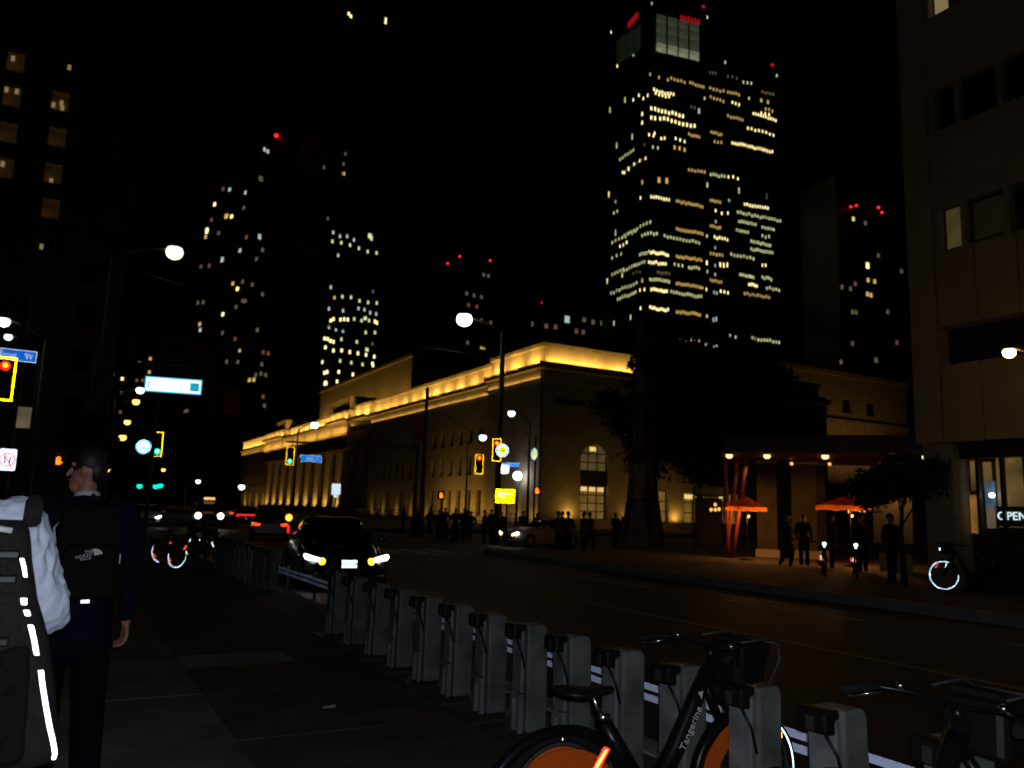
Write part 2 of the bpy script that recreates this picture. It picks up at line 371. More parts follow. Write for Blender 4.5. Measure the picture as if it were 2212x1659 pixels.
def pane(parent, c, ud, w, h, m, bars=(1, 2), fm=None, name="window", d=.05):
    """one window: a pane with a frame and glazing bars as its sub-part"""
    key = (round(w, 2), round(h, 2), m.name, bars, tuple(round(x, 2) for x in ud))
    if key not in _pm:
        ud = Vector(ud); nd = Vector((ud.y, -ud.x, 0)); R = Matrix((ud, -nd, Vector((0, 0, 1)))).transposed().to_4x4()
        a = MB().box((-w / 2, 0, -h / 2), (w / 2, d, h / 2), R).mesh("pane")
        f = MB(); t = min(.12, w * .08)
        for x in [-w / 2 + t / 2, w / 2 - t / 2] + [-w / 2 + w * (k + 1) / (bars[0] + 1) for k in range(bars[0])]: f.box((x - t / 2, -.06, -h / 2), (x + t / 2, -.002, h / 2), R)
        for z in [-h / 2 + t / 2, h / 2 - t / 2] + [-h / 2 + h * (k + 1) / (bars[1] + 1) for k in range(bars[1])]: f.box((-w / 2, -.056, z - t / 2), (w / 2, -.004, z + t / 2), R)
        _pm[key] = (a, f.mesh("frame"))
    a, f = _pm[key]
    o = obj(name, a, m, parent); o.location = Vector(c) - root_loc(parent)
    obj("frame", f, fm or metal_d, o); return o

GOLD = (1.0, .52, .085)
def station():
    S = thing("railway_station", "long limestone railway station with golden floodlit cornice and colonnade", "station", (46, 77, 0))
    L0 = 0
    # right pavilion and long wing, faces towards the street
    def face(y0, y1, X, opens, top=17.4, m=stone):
        wall(S, "wall", (X, y0, 0), (0, 1, 0), (-1, 0, 0), (0, y1 - y0), (0, top), [(a - y0, b - y0, c, d) for a, b, c, d in opens], .45, m)
        bx("core_wall", (X + .52, y0 + .03, 0), (X + 26, y1 - .03, top - .02), stone_d, S)
    ys = [93.6 + k * 3.05 for k in range(14)]
    rows = [(1.0, 4.3, 1.35), (6.2, 8.7, 1.25), (10.3, 12.4, 1.2)]
    ops = [(y - w / 2, y + w / 2, a, b) for y in ys for a, b, w in rows]
    face(90.6, 137.0, 46.7, ops)
    for y0, y1, a, b in ops: pane(S, (46.7 + .46, (y0 + y1) / 2, (a + b) / 2), (0, -1, 0), y1 - y0, b - a, winglass)
    ops = [(y - w / 2, y + w / 2, a, b) for y in (80.6, 83.8, 87.0) for a, b, w in rows]
    face(77.5, 90.6, 46.0, ops)
    for y0, y1, a, b in ops: pane(S, (46.0 + .46, (y0 + y1) / 2, (a + b) / 2), (0, -1, 0), y1 - y0, b - a, winglass)
    # central block behind the columns, far pavilion
    ops = [(148.5 + k * 3.7 - .8, 148.5 + k * 3.7 + .8, 1.5, 10.5) for k in range(18)]
    face(145.2, 216, 49.5, ops, 15.4)
    for y0, y1, a, b in ops[::1]: pane(S, (49.5 + .46, (y0 + y1) / 2, 6), (0, -1, 0), 1.6, 9, winglass, (1, 4))
    face(137, 145.2, 46.1, [(140.5, 142.2, 2, 6)], 15.4); pane(S, (46.56, 141.35, 4), (0, -1, 0), 1.7, 4, winglass)
    face(216, 255, 46.4, [(220 + k * 4, 221.3 + k * 4, a, b) for k in range(8) for a, b in ((1.2, 4.2), (6.3, 8.6), (10.4, 12.4))])
    for k in range(8):
        for a, b in ((1.2, 4.2), (6.3, 8.6), (10.4, 12.4)): pane(S, (46.86, 220.65 + k * 4, (a + b) / 2), (0, -1, 0), 1.3, b - a, winglass)
    bx("plinth", (44.6, 137, 0), (49.4, 216, 1.4), stone_d, S)
    col = MB().lathe([(1.25, 0), (1.25, .35), (1.1, .45), (1.02, .8), (1.0, 3.5), (.86, 9.6), (.98, 9.75), (.98, 9.95), (1.2, 10.2), (1.25, 10.7)], n=20).mesh("column")
    for k in range(18): o = obj("column", col, stone, S); o.location = Vector((46.1, 148.5 + 3.7 * k + 1.85 - 1.85, 1.4)) - root_loc(S)
    bx("entablature", (44.8, 145.2, 12.1), (49.45, 216, 15.6), stone, S)
    # cornices: one ledge to each section, the floodlights stand on it
    def crown(y0, y1, X, zc, zt, strip=GOLD, pw=36.0, back=.3):
        bx("cornice", (X - .8, y0, zc - .5), (X + 3.0, y1, zc - .05), stone, S, .06)
        bx("cornice_lip", (X - .88, y0, zc - .045), (X - .72, y1, zc + .07), stone_d, S, .04)
        bx("attic", (X + back, y0, zc - .04), (X + 24, y1, zt), stone, S)
        bx("coping", (X + back - .28, y0, zt + .003), (X + 24, y1, zt + .5), stone_d, S, .05)
        n = max(1, round((y1 - y0) / 4.4)); d = (y1 - y0) / n
        bx("lower_ledge", (X - .45, y0, zc - 1.75), (X + 2.0, y1, zc - 1.6), stone, S)
        for k in range(n): light("frieze_floodlight", 'AREA', (X - .33, y0 + d * (k + .5), zc - 1.55), pw * d * .1, strip, S, shape='RECTANGLE', size=.15, size_y=d * .94, rot=(0, -RAD(180 - 14), 0))
        for k in range(n):
            light("cornice_floodlight", 'AREA', (X - .5, y0 + d * (k + .5), zc + .05), pw * d * random.uniform(.7, 1.25), strip, S, shape='RECTANGLE', size=.25, size_y=d * .55, rot=(0, -RAD(180 - 28), 0))
    bx("frieze", (45.8, 77.3, 16.3), (60, 90.5, 17.62), stone, S); bx("frieze", (46.5, 90.5, 16.3), (60, 137, 17.32), stone, S)
    crown(77.3, 90.5, 46, 18.2, 20.35); crown(90.5, 137, 46.7, 17.9, 20.0); crown(137, 146, 46, 17.9, 19.8, pw=48); crown(216, 255, 46.4, 17.3, 19.4, pw=48)
    crown(146, 158.5, 45, 17.9, 19.0, pw=30); crown(158.5, 197, 46.5, 17.9, 19.3, pw=48); crown(197, 216, 45, 17.9, 19.0, pw=30)
    bx("pylon", (45.6, 147, 19.02), (52, 158, 22.3), stone, S, .08); bx("pylon", (45.6, 197.5, 19.02), (52, 207, 22), stone, S, .08)
    bx("upper_frieze", (44.9, 145.2, 15.62), (49.6, 216, 17.3), stone, S)
    # ledge lights over the colonnade frieze
    for k in range(7):
        light("frieze_floodlight", 'AREA', (44.0, 150 + k * 10.3, 15.2), 160, GOLD, S, shape='RECTANGLE', size=.2, size_y=9, rot=(0, -RAD(180 - 35), 0))
    # great hall attic
    bx("hall_attic", (60, 153, 19), (84, 221, 32.4), stone, S, .15); bx("hall_coping", (59.6, 152.6, 32.42), (84.4, 221.4, 33.2), stone_d, S, .1)
    MB().prism([(59.8, 33.21), (84.2, 33.21), (78, 36), (66, 36)], 153, 221, 'xz').build("hall_roof", roofm, S, True)
    MB().prism([(52.4, 20.4), (56.6, 20.4), (56.6, 22.9), (52.4, 21.6)], 160, 195, 'xz').build("lean_to_roof", roofm, S, True)
    for k in range(6):
        light("hall_floodlight", 'AREA', (58.2, 157 + k * 11.5, 20.8), 420, GOLD, S, shape='RECTANGLE', size=.4, size_y=6, rot=(0, -RAD(180 - 40), 0))
    # right end face towards the cross street
    ops = [(5.2, 9.1, 1.0, 9.6), (14.6, 18.0, .9, 4.8), (20.4, 23.6, .9, 4.8), (26, 29.2, .9, 4.8), (5.2 + 9.4, 5.2 + 9.4 + .01, 16, 16.01)]
    ops = ops[:4]
    wall(S, "end_wall", (46.0, 77.0, 0), (1, 0, 0), (0, -1, 0), (0, 46), (0, 17.4), ops, .5, stone)
    bx("end_core", (46.03, 77.56, 0), (92, 90, 17.35), stone_d, S)
    def glow(c, w, h, m, bars): pane(S, c, (1, 0, 0), w, h, m, bars)
    glow((53.15, 77.50, 2.9), 3.5, 3.7, e_station, (2, 3))
    bx("spandrel", (51.22, 77.22, 4.9), (55.08, 77.5, 6.5), metal_d, S)
    glow((53.15, 77.50, 8.05), 3.86, 3.06, lit("arch_window", (1, .68, .26), .06, .4, .6), (2, 2))
    for z, x in ((4.55, 52.0), (4.55, 53.15), (4.55, 54.3), (9.15, 53.15)): bx("ceiling_lamp", (x - .42, 77.43, z - .3), (x + .42, 77.47, z + .18), e_stationb, S)
    arch = [(5.19, 8.0)] + [(7.15 - 1.95 * cos(pi * t / 16), 7.65 + 1.95 * sin(pi * t / 16)) for t in range(17)]
    for sgn in (-1, 1):
        pts = [(7.15 + sgn * 1.955, 9.62)] + [(7.15 + sgn * 1.955 * cos(pi / 2 * t / 8), 7.66 + 1.955 * sin(pi / 2 * t / 8)) for t in range(9)] + [(7.15, 9.62)]
        MB().prism([(46 + a, b) for a, b in pts], 77.02, 77.42, 'xz').build("arch_spandrel", stone, S, True)
    for x in (62.3, 68.0, 73.6): glow((x, 77.5, 2.85), 3.3, 3.8, e_station, (1, 2)); bx("ceiling_lamp", (x - 1.2, 77.43, 3.9), (x + .2, 77.47, 4.45), e_stationb, S)
    bx("name_band", (47.5, 76.94, 13.9), (51.6, 76.98, 14.4), metal_d, S)
    bx("end_cornice", (45.0, 76.2, 17.65), (92, 77.28, 18.15), stone, S, .06); bx("end_lip", (45.0, 76.05, 18.155), (92, 76.4, 18.38), stone_d, S)
    bx("end_frieze", (45.85, 76.85, 16.3), (92, 76.98, 17.62), stone, S)
    bx("end_coping", (47.0, 77.9, 20.353), (92, 79, 20.85), stone_d, S)
    bx("end_attic", (70.2, 78.2, 18.16), (92, 80, 20.35), stone, S)
    for k in range(3): light("cornice_floodlight", 'AREA', (50.5 + k * 8.6, 76.75, 18.3), 330, GOLD, S, shape='RECTANGLE', size=8, size_y=.25, rot=(RAD(180 - 28), 0, 0))
    # uplights along the foot of the walls
    for x in (50, 56, 62): light("end_wall_fill_light", 'AREA', (x, 71.5, .6), 17, GOLD, S, shape='SQUARE', size=.5, rot=(RAD(180 - 40), 0, 0))  # added wash lamps that lift the tone of the whole end wall
    for y in (92.3, 95.2, 98.3, 101.3, 104.3): light("wall_uplight", 'AREA', (44.2, y, .6), 48, GOLD, S, shape='SQUARE', size=.3, rot=(0, -RAD(180 - 26), 0))
    for y in (110.4, 116.6, 122.7, 128.8, 134): light("wall_uplight", 'AREA', (45.6, y, .7), 10, GOLD, S, shape='SQUARE', size=.3, rot=(0, -RAD(180 - 20), 0))
    for k in range(9): light("column_uplight", 'AREA', (44.9, 150.3 + k * 7.4, 1.5), 100, GOLD, S, shape='SQUARE', size=.4, rot=(0, -RAD(180 - 12), 0))
    for y in (78.3, 82.2, 85.4, 88.6): light("wall_uplight", 'AREA', (45.0, y, .7), 16, GOLD, S, shape='SQUARE', size=.3, rot=(0, -RAD(180 - 20), 0))
    for x, w in ((49.6, 30), (57.5, 9), (60.4, 22), (64.9, 30), (71, 25)):
        light("wall_uplight", 'AREA', (x, 76.2, 1.2), w, GOLD, S, shape='SQUARE', size=.3, rot=(RAD(180 - 18), 0, 0))
    for y in range(220, 252, 8): light("wall_uplight", 'AREA', (45.2, y, 1), 45, GOLD, S, shape='SQUARE', size=.3, rot=(0, -RAD(180 - 15), 0))
    return S
station()

# window data: (x0, y0, x1, y1, count, colour) rows read off the photograph
def tower(name, label, cat, corner_px, D, azs, wl, wr, H, rows, m=towm, size=(1.15, 1.9), group="far towers", limit=280, extra=None, base=0.0, glow=False):
    """a block whose near corner stands in the direction corner_px at distance D; two faces run off along azs"""
    c = pD(corner_px, 1000, D); c.z = 0
    T = thing(name, label, cat, c, 0, group)
    a, b = (Vector((sin(RAD(q)), cos(RAD(q)), 0)) for q in azs)          # a: face running left, b: face running right
    b_ = MB(); q = [Vector((0, 0, 0)), b * wr, b * wr + a * wl, a * wl]
    b_.add([p + Vector((0, 0, base)) for p in q] + [p + Vector((0, 0, H)) for p in q], [(0, 1, 5, 4), (1, 2, 6, 5), (2, 3, 7, 6), (3, 0, 4, 7), (4, 5, 6, 7)]); b_.build("facade", m, T)
    na = Vector((-a.y, a.x, 0)); na = na if na.dot(CAM - c) > 0 else -na
    nb = Vector((-b.y, b.x, 0)); nb = nb if nb.dot(CAM - c) > 0 else -nb
    meshes = {}; restv = {}; n = 0
    for r in rows:
        fn, x0, y0, x1, y1, k, e = r[:7]; sc = r[7] if len(r) > 7 else (1, 1)
        if glow and k >= 4: k = round(k * 1.3)
        pts = []
        for i in range(k):
            t = i / (k - 1) if k > 1 else 0
            px = fn(x0 + (x1 - x0) * t, y0 + (y1 - y0) * t)
            n_, d_ = (na, a) if px[0] < corner_px else (nb, b)
            pts.append((hitplane(*px, c, n_), n_, d_))
        z = sum(p[0].z for p in pts) / k
        if k >= 4 and glow:
            for n_, d_ in ((na, a), (nb, b)):
                us = [(p[0] - c).dot(d_) for p in pts if p[1] is n_]
                if len(us) > 2:
                    R = Matrix((d_, -n_, Vector((0, 0, 1)))).transposed().to_4x4()
                    MB().box((min(us) - .8, -.06, -.55), (max(us) + .8, .02, .55), Matrix.Translation(Vector((0, 0, z))) @ R).build("row_glow", e_rowglow, T)  # added emissive band imitating the dim glow between lit windows
        for p, n_, d_ in pts:
            zz = z + random.uniform(-.45, .45) if k > 1 else p.z
            q = Vector((p.x, p.y, zz)) - c
            key = (e.name, tuple(d_), sc)
            s2 = (size[0] * sc[0], size[1] * sc[1])
            R = Matrix((d_, -n_, Vector((0, 0, 1)))).transposed().to_4x4()
            if n < limit:
                if key not in meshes: meshes[key] = MB().box((-s2[0] / 2, -.16, -s2[1] / 2), (s2[0] / 2, .02, s2[1] / 2), R).mesh("window")
                o = obj("window", meshes[key], e, T); o.location = q
            else:
                mb = restv.setdefault(e.name, (MB(), e))[0]; mb.box((-s2[0] / 2, -.16, -s2[1] / 2), (s2[0] / 2, .02, s2[1] / 2), Matrix.Translation(q) @ R)
            n += 1
    for mb, e in restv.values(): o = mb.build("small_window", e, T); o["kind"] = "stuff"
    return T, c, a, b, na, nb
W_, O_, G_, C_, D_, R_ = e_winw, e_wino, e_wing, e_winc, e_wind, e_winr
big = (1.5, 1.3)
main_rows = [(Z4, *r) for r in [
 (765, 990, 985, 1040, 6, W_, (1.25, 1.25)), (620, 1010, 700, 985, 2, W_, (1.25, 1.25)), (780, 1070, 1090, 1130, 8, W_, (1.25, 1.25)), (620, 1085, 700, 1065, 2, W_, (1.25, 1.25)), (735, 1065, 736, 1065, 1, W_, (1.3, 1.3)), (735, 980, 736, 980, 1, W_, (1.3, 1.3)),
 (725, 815, 900, 850, 6, W_), (740, 845, 860, 868, 4, W_), (540, 890, 590, 870, 2, W_), (630, 880, 670, 858, 2, W_), (1620, 1035, 1820, 1070, 8, W_), (1690, 1015, 1760, 1025, 3, W_), (1570, 1165, 1800, 1205, 6, W_), (1430, 1290, 1790, 1360, 13, W_), (1500, 1320, 1770, 1350, 8, O_),
 (730, 1200, 736, 1200, 1, W_), (680, 1230, 720, 1215, 2, W_), (790, 1250, 820, 1240, 2, W_), (920, 1260, 1000, 1265, 3, W_), (690, 690, 850, 692, 3, O_), (880, 710, 1000, 740, 4, O_), (1050, 748, 1170, 780, 5, O_), (1230, 800, 1350, 815, 4, O_), (1390, 830, 1490, 850, 4, O_),
 (1235, 885, 1350, 900, 4, O_), (1430, 910, 1490, 945, 3, W_), (1390, 1050, 1520, 1072, 5, O_), (1240, 1195, 1330, 1205, 4, O_), (1270, 1280, 1330, 1275, 3, O_), (1690, 910, 1750, 912, 2, O_, big), (1730, 988, 1790, 995, 3, O_), (1130, 1000, 1131, 1000, 1, C_, (1.6, 1.8)), (1060, 965, 1090, 970, 2, D_),
 (910, 1330, 1000, 1345, 3, O_, big), (420, 1420, 540, 1370, 5, G_), (445, 1490, 650, 1478, 4, W_), (460, 1540, 500, 1530, 2, W_), (1040, 1525, 1180, 1550, 5, O_), (1235, 1570, 1360, 1590, 5, G_), (1395, 1590, 1480, 1605, 3, W_), (770, 1625, 840, 1630, 2, O_, (2.2, 1.8)), (620, 1640, 621, 1640, 1, O_, big),
 (1040, 1210, 1130, 1230, 4, O_), (1180, 885, 1181, 885, 1, G_), (1480, 955, 1481, 955, 1, D_), (1580, 885, 1581, 885, 1, G_), (1230, 650, 1280, 660, 3, D_), (1390, 685, 1470, 700, 3, D_), (1530, 740, 1600, 745, 3, G_), (705, 30, 706, 30, 1, C_), (1205, 155, 1206, 155, 1, G_), (340, 290, 341, 290, 1, W_), (395, 590, 396, 590, 1, W_, (1, 1.6)), (330, 990, 331, 990, 1, G_, (1, 2)), (390, 1310, 391, 1310, 1, G_, (1, 2)), (540, 480, 541, 480, 1, G_, (1, 2)), (465, 900, 466, 900, 1, G_, (1, 2)), (530, 1230, 531, 1230, 1, G_, (1, 2)), (1365, 560, 1366, 560, 1, G_), (1830, 680, 1831, 680, 1, G_), (1700, 830, 1800, 850, 4, D_), (640, 1300, 641, 1300, 1, D_), (715, 1320, 760, 1325, 2, G_)]]
main_rows += [(Z5, *r) for r in [
 (700, 690, 850, 700, 7, W_), (690, 1190, 850, 1200, 7, W_), (930, 230, 1160, 268, 9, O_), (930, 480, 1160, 508, 9, O_), (930, 720, 1150, 755, 9, O_), (930, 970, 1160, 1000, 9, O_), (930, 1215, 1140, 1248, 9, O_), (1235, 222, 1320, 226, 4, O_), (1235, 460, 1320, 462, 4, O_), (1235, 700, 1340, 704, 4, O_), (1235, 940, 1330, 945, 4, O_),
 (1540, 240, 1750, 300, 8, W_), (1480, 340, 1860, 390, 12, G_), (1490, 412, 1640, 435, 6, G_), (1700, 470, 1800, 462, 4, G_), (1470, 495, 1570, 502, 4, G_), (1700, 535, 1760, 550, 3, G_), (1600, 590, 1770, 620, 7, G_), (1600, 660, 1790, 690, 8, G_), (1420, 710, 1620, 732, 6, G_), (1700, 775, 1730, 820, 2, W_), (1500, 890, 1620, 905, 6, G_), (1700, 910, 1780, 930, 4, G_), (1580, 978, 1650, 985, 4, W_), (1740, 1010, 1850, 1020, 4, G_), (1540, 1060, 1760, 1090, 8, O_),
 (605, 195, 606, 195, 1, W_), (700, 180, 860, 210, 6, W_), (1400, 220, 1401, 220, 1, C_), (1280, 330, 1390, 325, 3, W_), (1280, 408, 1281, 408, 1, C_), (1270, 568, 1385, 555, 5, W_), (1275, 645, 1276, 645, 1, C_), (1275, 805, 1276, 805, 1, C_), (1320, 802, 1385, 800, 3, W_, (1, 1.5)), (1275, 885, 1276, 885, 1, C_), (1265, 1050, 1290, 1050, 2, C_), (1325, 1042, 1390, 1036, 3, W_), (1260, 1290, 1285, 1290, 2, C_, (1.2, 1.4)), (1265, 1535, 1290, 1535, 2, C_),
 (460, 505, 690, 440, 7, G_), (620, 535, 750, 512, 5, G_), (350, 560, 560, 530, 6, G_), (420, 630, 480, 600, 3, W_), (820, 540, 1130, 600, 9, G_), (600, 700, 680, 690, 4, G_), (350, 715, 430, 710, 3, G_), (460, 830, 640, 785, 7, G_), (680, 775, 830, 790, 6, W_), (350, 870, 450, 850, 4, G_), (910, 800, 980, 815, 3, G_), (1040, 810, 1130, 838, 4, G_), (760, 870, 860, 875, 4, D_), (540, 880, 600, 860, 3, D_),
 (690, 930, 860, 945, 7, G_), (620, 940, 621, 940, 1, O_, big), (340, 1030, 570, 985, 8, G_), (600, 1020, 640, 1025, 2, W_), (700, 1010, 840, 1040, 7, W_), (880, 1045, 1150, 1085, 9, G_), (400, 1100, 560, 1052, 7, G_), (605, 1190, 606, 1190, 1, W_), (1200, 1260, 1201, 1260, 1, G_), (580, 1445, 620, 1450, 2, W_), (960, 1480, 1010, 1482, 3, O_), (1060, 1482, 1130, 1492, 3, O_), (1190, 1512, 1210, 1515, 2, G_), (1410, 1445, 1460, 1442, 2, G_), (1610, 1475, 1850, 1480, 8, G_), (1280, 1610, 1281, 1610, 1, C_), (1500, 1610, 1540, 1612, 2, D_),
 (320, 165, 321, 165, 1, W_, (1, 2)), (380, 230, 381, 230, 1, G_), (365, 325, 395, 310, 2, G_), (380, 510, 381, 510, 1, G_, (1, 2)), (440, 890, 441, 890, 1, G_, (1, 1.6)), (305, 945, 306, 945, 1, W_, (1, 1.8)), (365, 1325, 366, 1325, 1, G_, (1, 1.6)), (515, 1270, 516, 1270, 1, G_, (1, 1.6)), (1740, 180, 1741, 180, 1, D_, (1, 2)), (1490, 130, 1491, 130, 1, G_, (1, 2)), (1205, 80, 1206, 80, 1, G_, (1, 1.6)), (1200, 780, 1201, 780, 1, W_, (1, 1.4)), (1205, 860, 1206, 860, 1, G_), (1200, 540, 1201, 540, 1, G_), (1195, 1020, 1196, 1020, 1, W_)]]
T, c, ta, tb, na, nb = tower("office_tower", "tall glass office tower with rows of lit yellow windows and glowing crown", "tower", 1400, 390, (2, 97), 42, 66, 226, main_rows, size=(.62, 1.6), group=None, glow=True)
# crown: stepped top block with glass panels
cr = MB(); q0 = Vector((0, 0, 226)); qs = [ta * .5 + tb * .5, tb * 27, tb * 27 + ta * 22, ta * 22 + tb * .5]
def zof(px, py, n): return hitplane(px, py, c, n)
ztop = zof(*Z4(950, 60), nb).z
cr.add([p + Vector((0, 0, 226.01)) for p in qs] + [Vector((p.x, p.y, ztop)) for p in qs], [(0, 1, 5, 4), (1, 2, 6, 5), (2, 3, 7, 6), (3, 0, 4, 7), (4, 5, 6, 7)]); cr.build("crown", towm, T)
def panel(px4, n_, d_, e, w, h, nm="crown_panel"):
    p = hitplane(*px4, c, n_) + n_ * .12 - c; R = Matrix((d_, -n_, Vector((0, 0, 1)))).transposed().to_4x4()
    o = obj(nm, MB().box((-w / 2, -.1, -h / 2), (w / 2, .3, h / 2), R).mesh(nm), e, T); o.location = p; return o
for i in range(4):
    for j in range(4):
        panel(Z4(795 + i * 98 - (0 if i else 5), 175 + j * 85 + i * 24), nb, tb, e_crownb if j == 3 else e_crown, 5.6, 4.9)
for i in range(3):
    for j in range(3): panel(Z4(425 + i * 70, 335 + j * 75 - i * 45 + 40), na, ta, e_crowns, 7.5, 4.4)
for k in range(6): panel(Z4(975 + k * 30, 165 + k * 7), nb, tb, e_redsign, 1.25, 3.0 if k % 2 else 3.6, "sign_letter")
for k in range(3): panel(Z4(505 + k * 30, 215 - k * 35), na, ta, e_redsign, 2.6, 3.2, "sign_letter")
def beacon(px, T, c, D, e=e_bcn, r=.8):
    p = pD(*px, D); b = MB(); b.tube([(0, 0, -9), (0, 0, -.3)], .15, 6); o = b.build("mast", metal_d, T); o.location = p - c
    l = MB().ball((0, 0, 0), r, 10, 6).build("beacon", e, o); return o
for px in (Z4(1170, 60), Z4(1790, 585)): beacon(px, T, c, 392, e_bcnd)

condo = [(ZL, *r) for r in [(235, 628, 236, 628, 1, W_), (325, 720, 326, 720, 1, O_, big), (365, 722, 366, 722, 1, W_), (175, 832, 176, 832, 1, W_, (1.2, 1.6)), (165, 880, 166, 880, 1, O_), (265, 850, 266, 850, 1, D_), (580, 878, 581, 878, 1, C_, (1.1, 1.3)), (480, 882, 481, 882, 1, D_), (430, 985, 431, 985, 1, C_), (560, 1015, 600, 1020, 2, D_), (293, 1055, 294, 1055, 1, C_, (1.1, 1.4)), (130, 1090, 190, 1130, 2, R_), (375, 1240, 376, 1240, 1, O_), (410, 1280, 411, 1280, 1, W_), (450, 1225, 451, 1225, 1, D_), (525, 1248, 526, 1248, 1, D_), (603, 1322, 604, 1322, 1, D_), (105, 1390, 145, 1395, 2, D_), (298, 1477, 299, 1477, 1, W_), (120, 1552, 121, 1552, 1, O_), (123, 1598, 124, 1598, 1, C_), (350, 515, 351, 515, 1, C_), (300, 510, 301, 510, 1, R_), (472, 538, 473, 538, 1, C_, (.8, 1)), (590, 430, 591, 430, 1, D_, big), (618, 210, 645, 208, 2, C_, (.9, 1)), (460, 655, 461, 655, 1, D_), (210, 748, 211, 748, 1, R_), (450, 1380, 470, 1380, 2, D_), (565, 1598, 566, 1598, 1, D_), (295, 1620, 296, 1620, 1, D_), (400, 1420, 401, 1420, 1, D_)]]
condo += [(ZB, *r) for r in [(1600, 1105, 1604, 1145, 2, O_), (1750, 1210, 1751, 1210, 1, D_), (1850, 1125, 1851, 1125, 1, O_, (.8, .8)), (2030, 1140, 2070, 1140, 2, R_), (1815, 1035, 1816, 1035, 1, R_), (1985, 965, 1986, 965, 1, D_), (1835, 1212, 1836, 1212, 1, D_), (2020, 1230, 2021, 1230, 1, D_), (1975, 1305, 2050, 1303, 3, D_), (1925, 1350, 1960, 1345, 2, O_), (2030, 1480, 2031, 1480, 1, R_), (2040, 1550, 2041, 1550, 1, D_)]]
Tc, cc, *_ = tower("condo_tower", "slim dark condo tower with sparse lit windows and red beacon", "tower", 560, 330, (-35, 60), 60, 9, 160, condo, size=(1.25, 1.6), group=None)
beacon((597, 293), Tc, cc, 332, e_bcn, .9)
st = MB().box((-18, 6, 160.01), (2, 20, 174)).build("upper_block", towm, Tc)
mid = [(ZL, *r) for r in [(1147, 868, 1310, 884, 4, C_), (1140, 943, 1485, 972, 6, G_), (1187, 1022, 1188, 1022, 1, C_), (1130, 1268, 1131, 1268, 1, C_), (1158, 1348, 1159, 1348, 1, O_), (1218, 1355, 1485, 1380, 5, G_), (1115, 1438, 1225, 1435, 2, C_), (1343, 1441, 1480, 1462, 4, C_), (1130, 1518, 1150, 1520, 2, W_), (1205, 1515, 1260, 1523, 3, W_), (1310, 1518, 1425, 1525, 3, G_), (1470, 1535, 1485, 1537, 2, W_), (1115, 1585, 1225, 1595, 3, C_), (1400, 1605, 1470, 1625, 2, G_), (1430, 790, 1440, 970, 4, G_, (1, 1.4)), (1107, 738, 1108, 738, 1, D_), (1242, 240, 1243, 240, 1, D_), (1228, 318, 1229, 318, 1, D_), (1232, 392, 1233, 392, 1, O_), (1455, 1300, 1456, 1300, 1, D_), (1395, 1440, 1396, 1570, 2, G_)]]
Z6 = zm(550, 780, .3164)
mid += [(Z6, *r) for r in [(765, 162, 835, 160, 4, W_), (895, 160, 1015, 163, 2, G_), (1135, 188, 1136, 188, 1, D_), (770, 246, 1150, 265, 7, W_), (750, 328, 751, 328, 1, W_), (885, 325, 1060, 335, 3, G_), (1135, 345, 1140, 346, 2, W_), (765, 408, 785, 407, 2, W_), (875, 405, 985, 410, 2, W_), (768, 480, 778, 495, 3, W_), (862, 478, 863, 478, 1, W_), (1090, 200, 1095, 280, 2, G_)]]
mid += [(lambda a, b: (a, b), *r) for r in [(753, 32, 758, 34, 2, W_), (833, 45, 834, 45, 1, W_, (1, 2)), (700, 360, 740, 372, 2, D_)]]
tower("bank_tower", "very tall dark tower with pale window rows low on its right half", "tower", 700, 300, (-20, 78), 30, 42, 205, mid, size=(.75, 1.3), group=None)
small = [(lambda a, b: (a, b), *r) for r in [(1045, 590, 1055, 600, 2, D_), (1008, 635, 1040, 640, 3, D_), (1012, 660, 1030, 662, 2, R_), (1040, 690, 1060, 700, 2, D_), (1040, 745, 1045, 760, 2, O_, (.8, .8)), (1010, 740, 1011, 740, 1, D_)]]
Ts, cs, *_ = tower("distant_tower", "distant dark tower with three red beacons behind the bright street lamp", "tower", 975, 520, (-10, 80), 30, 30, 158, small, size=(2, 2.4), group=None)
for px in ((967, 569), (993, 554), (1059, 563)): beacon(px, Ts, cs, 525, e_bcn, .8)
lowr = [(lambda a, b: (a, b), *r) for r in [(1225, 690, 1226, 690, 1, C_, (1.5, 1.5)), (1262, 690, 1300, 700, 3, D_), (1180, 705, 1200, 706, 2, R_), (1150, 700, 1151, 700, 1, D_), (1245, 715, 1260, 716, 2, R_)]]
Tl, cl_, *_ = tower("distant_block", "distant dark block above the station roof with one white light", "building", 1160, 430, (0, 92), 30, 42, 106, lowr, size=(2, 2.6), group=None)
beacon((1170, 654), Tl, cl_, 432, e_bcnd, .7)
rt = [(Z7, *r) for r in [(405, 408, 406, 408, 1, G_), (482, 660, 483, 660, 1, W_, (1.2, 1.4)), (485, 742, 520, 736, 2, O_), (415, 758, 416, 758, 1, D_), (482, 832, 500, 805, 2, O_), (400, 910, 420, 910, 2, D_), (540, 605, 541, 605, 1, D_), (525, 1160, 530, 1185, 2, D_), (400, 1080, 401, 1080, 1, R_), (640, 1075, 641, 1075, 1, R_), (590, 910, 591, 910, 1, D_), (470, 430, 471, 430, 1, D_), (345, 770, 390, 790, 2, D_), (665, 690, 666, 690, 1, D_), (340, 1180, 341, 1180, 1, D_)]]
Tr, cR, *_ = tower("residential_tower", "dark high rise right of the office tower with red roof beacons", "tower", 1825, 420, (5, 96), 25, 38, 176, rt, size=(1.6, 2.2), group=None)
for px in (Z7(392, 343), Z7(422, 336), Z7(541, 346), Z7(560, 373), Z7(351, 412), Z7(712, 434)): beacon(px, Tr, cR, 424, e_bcn, .7)
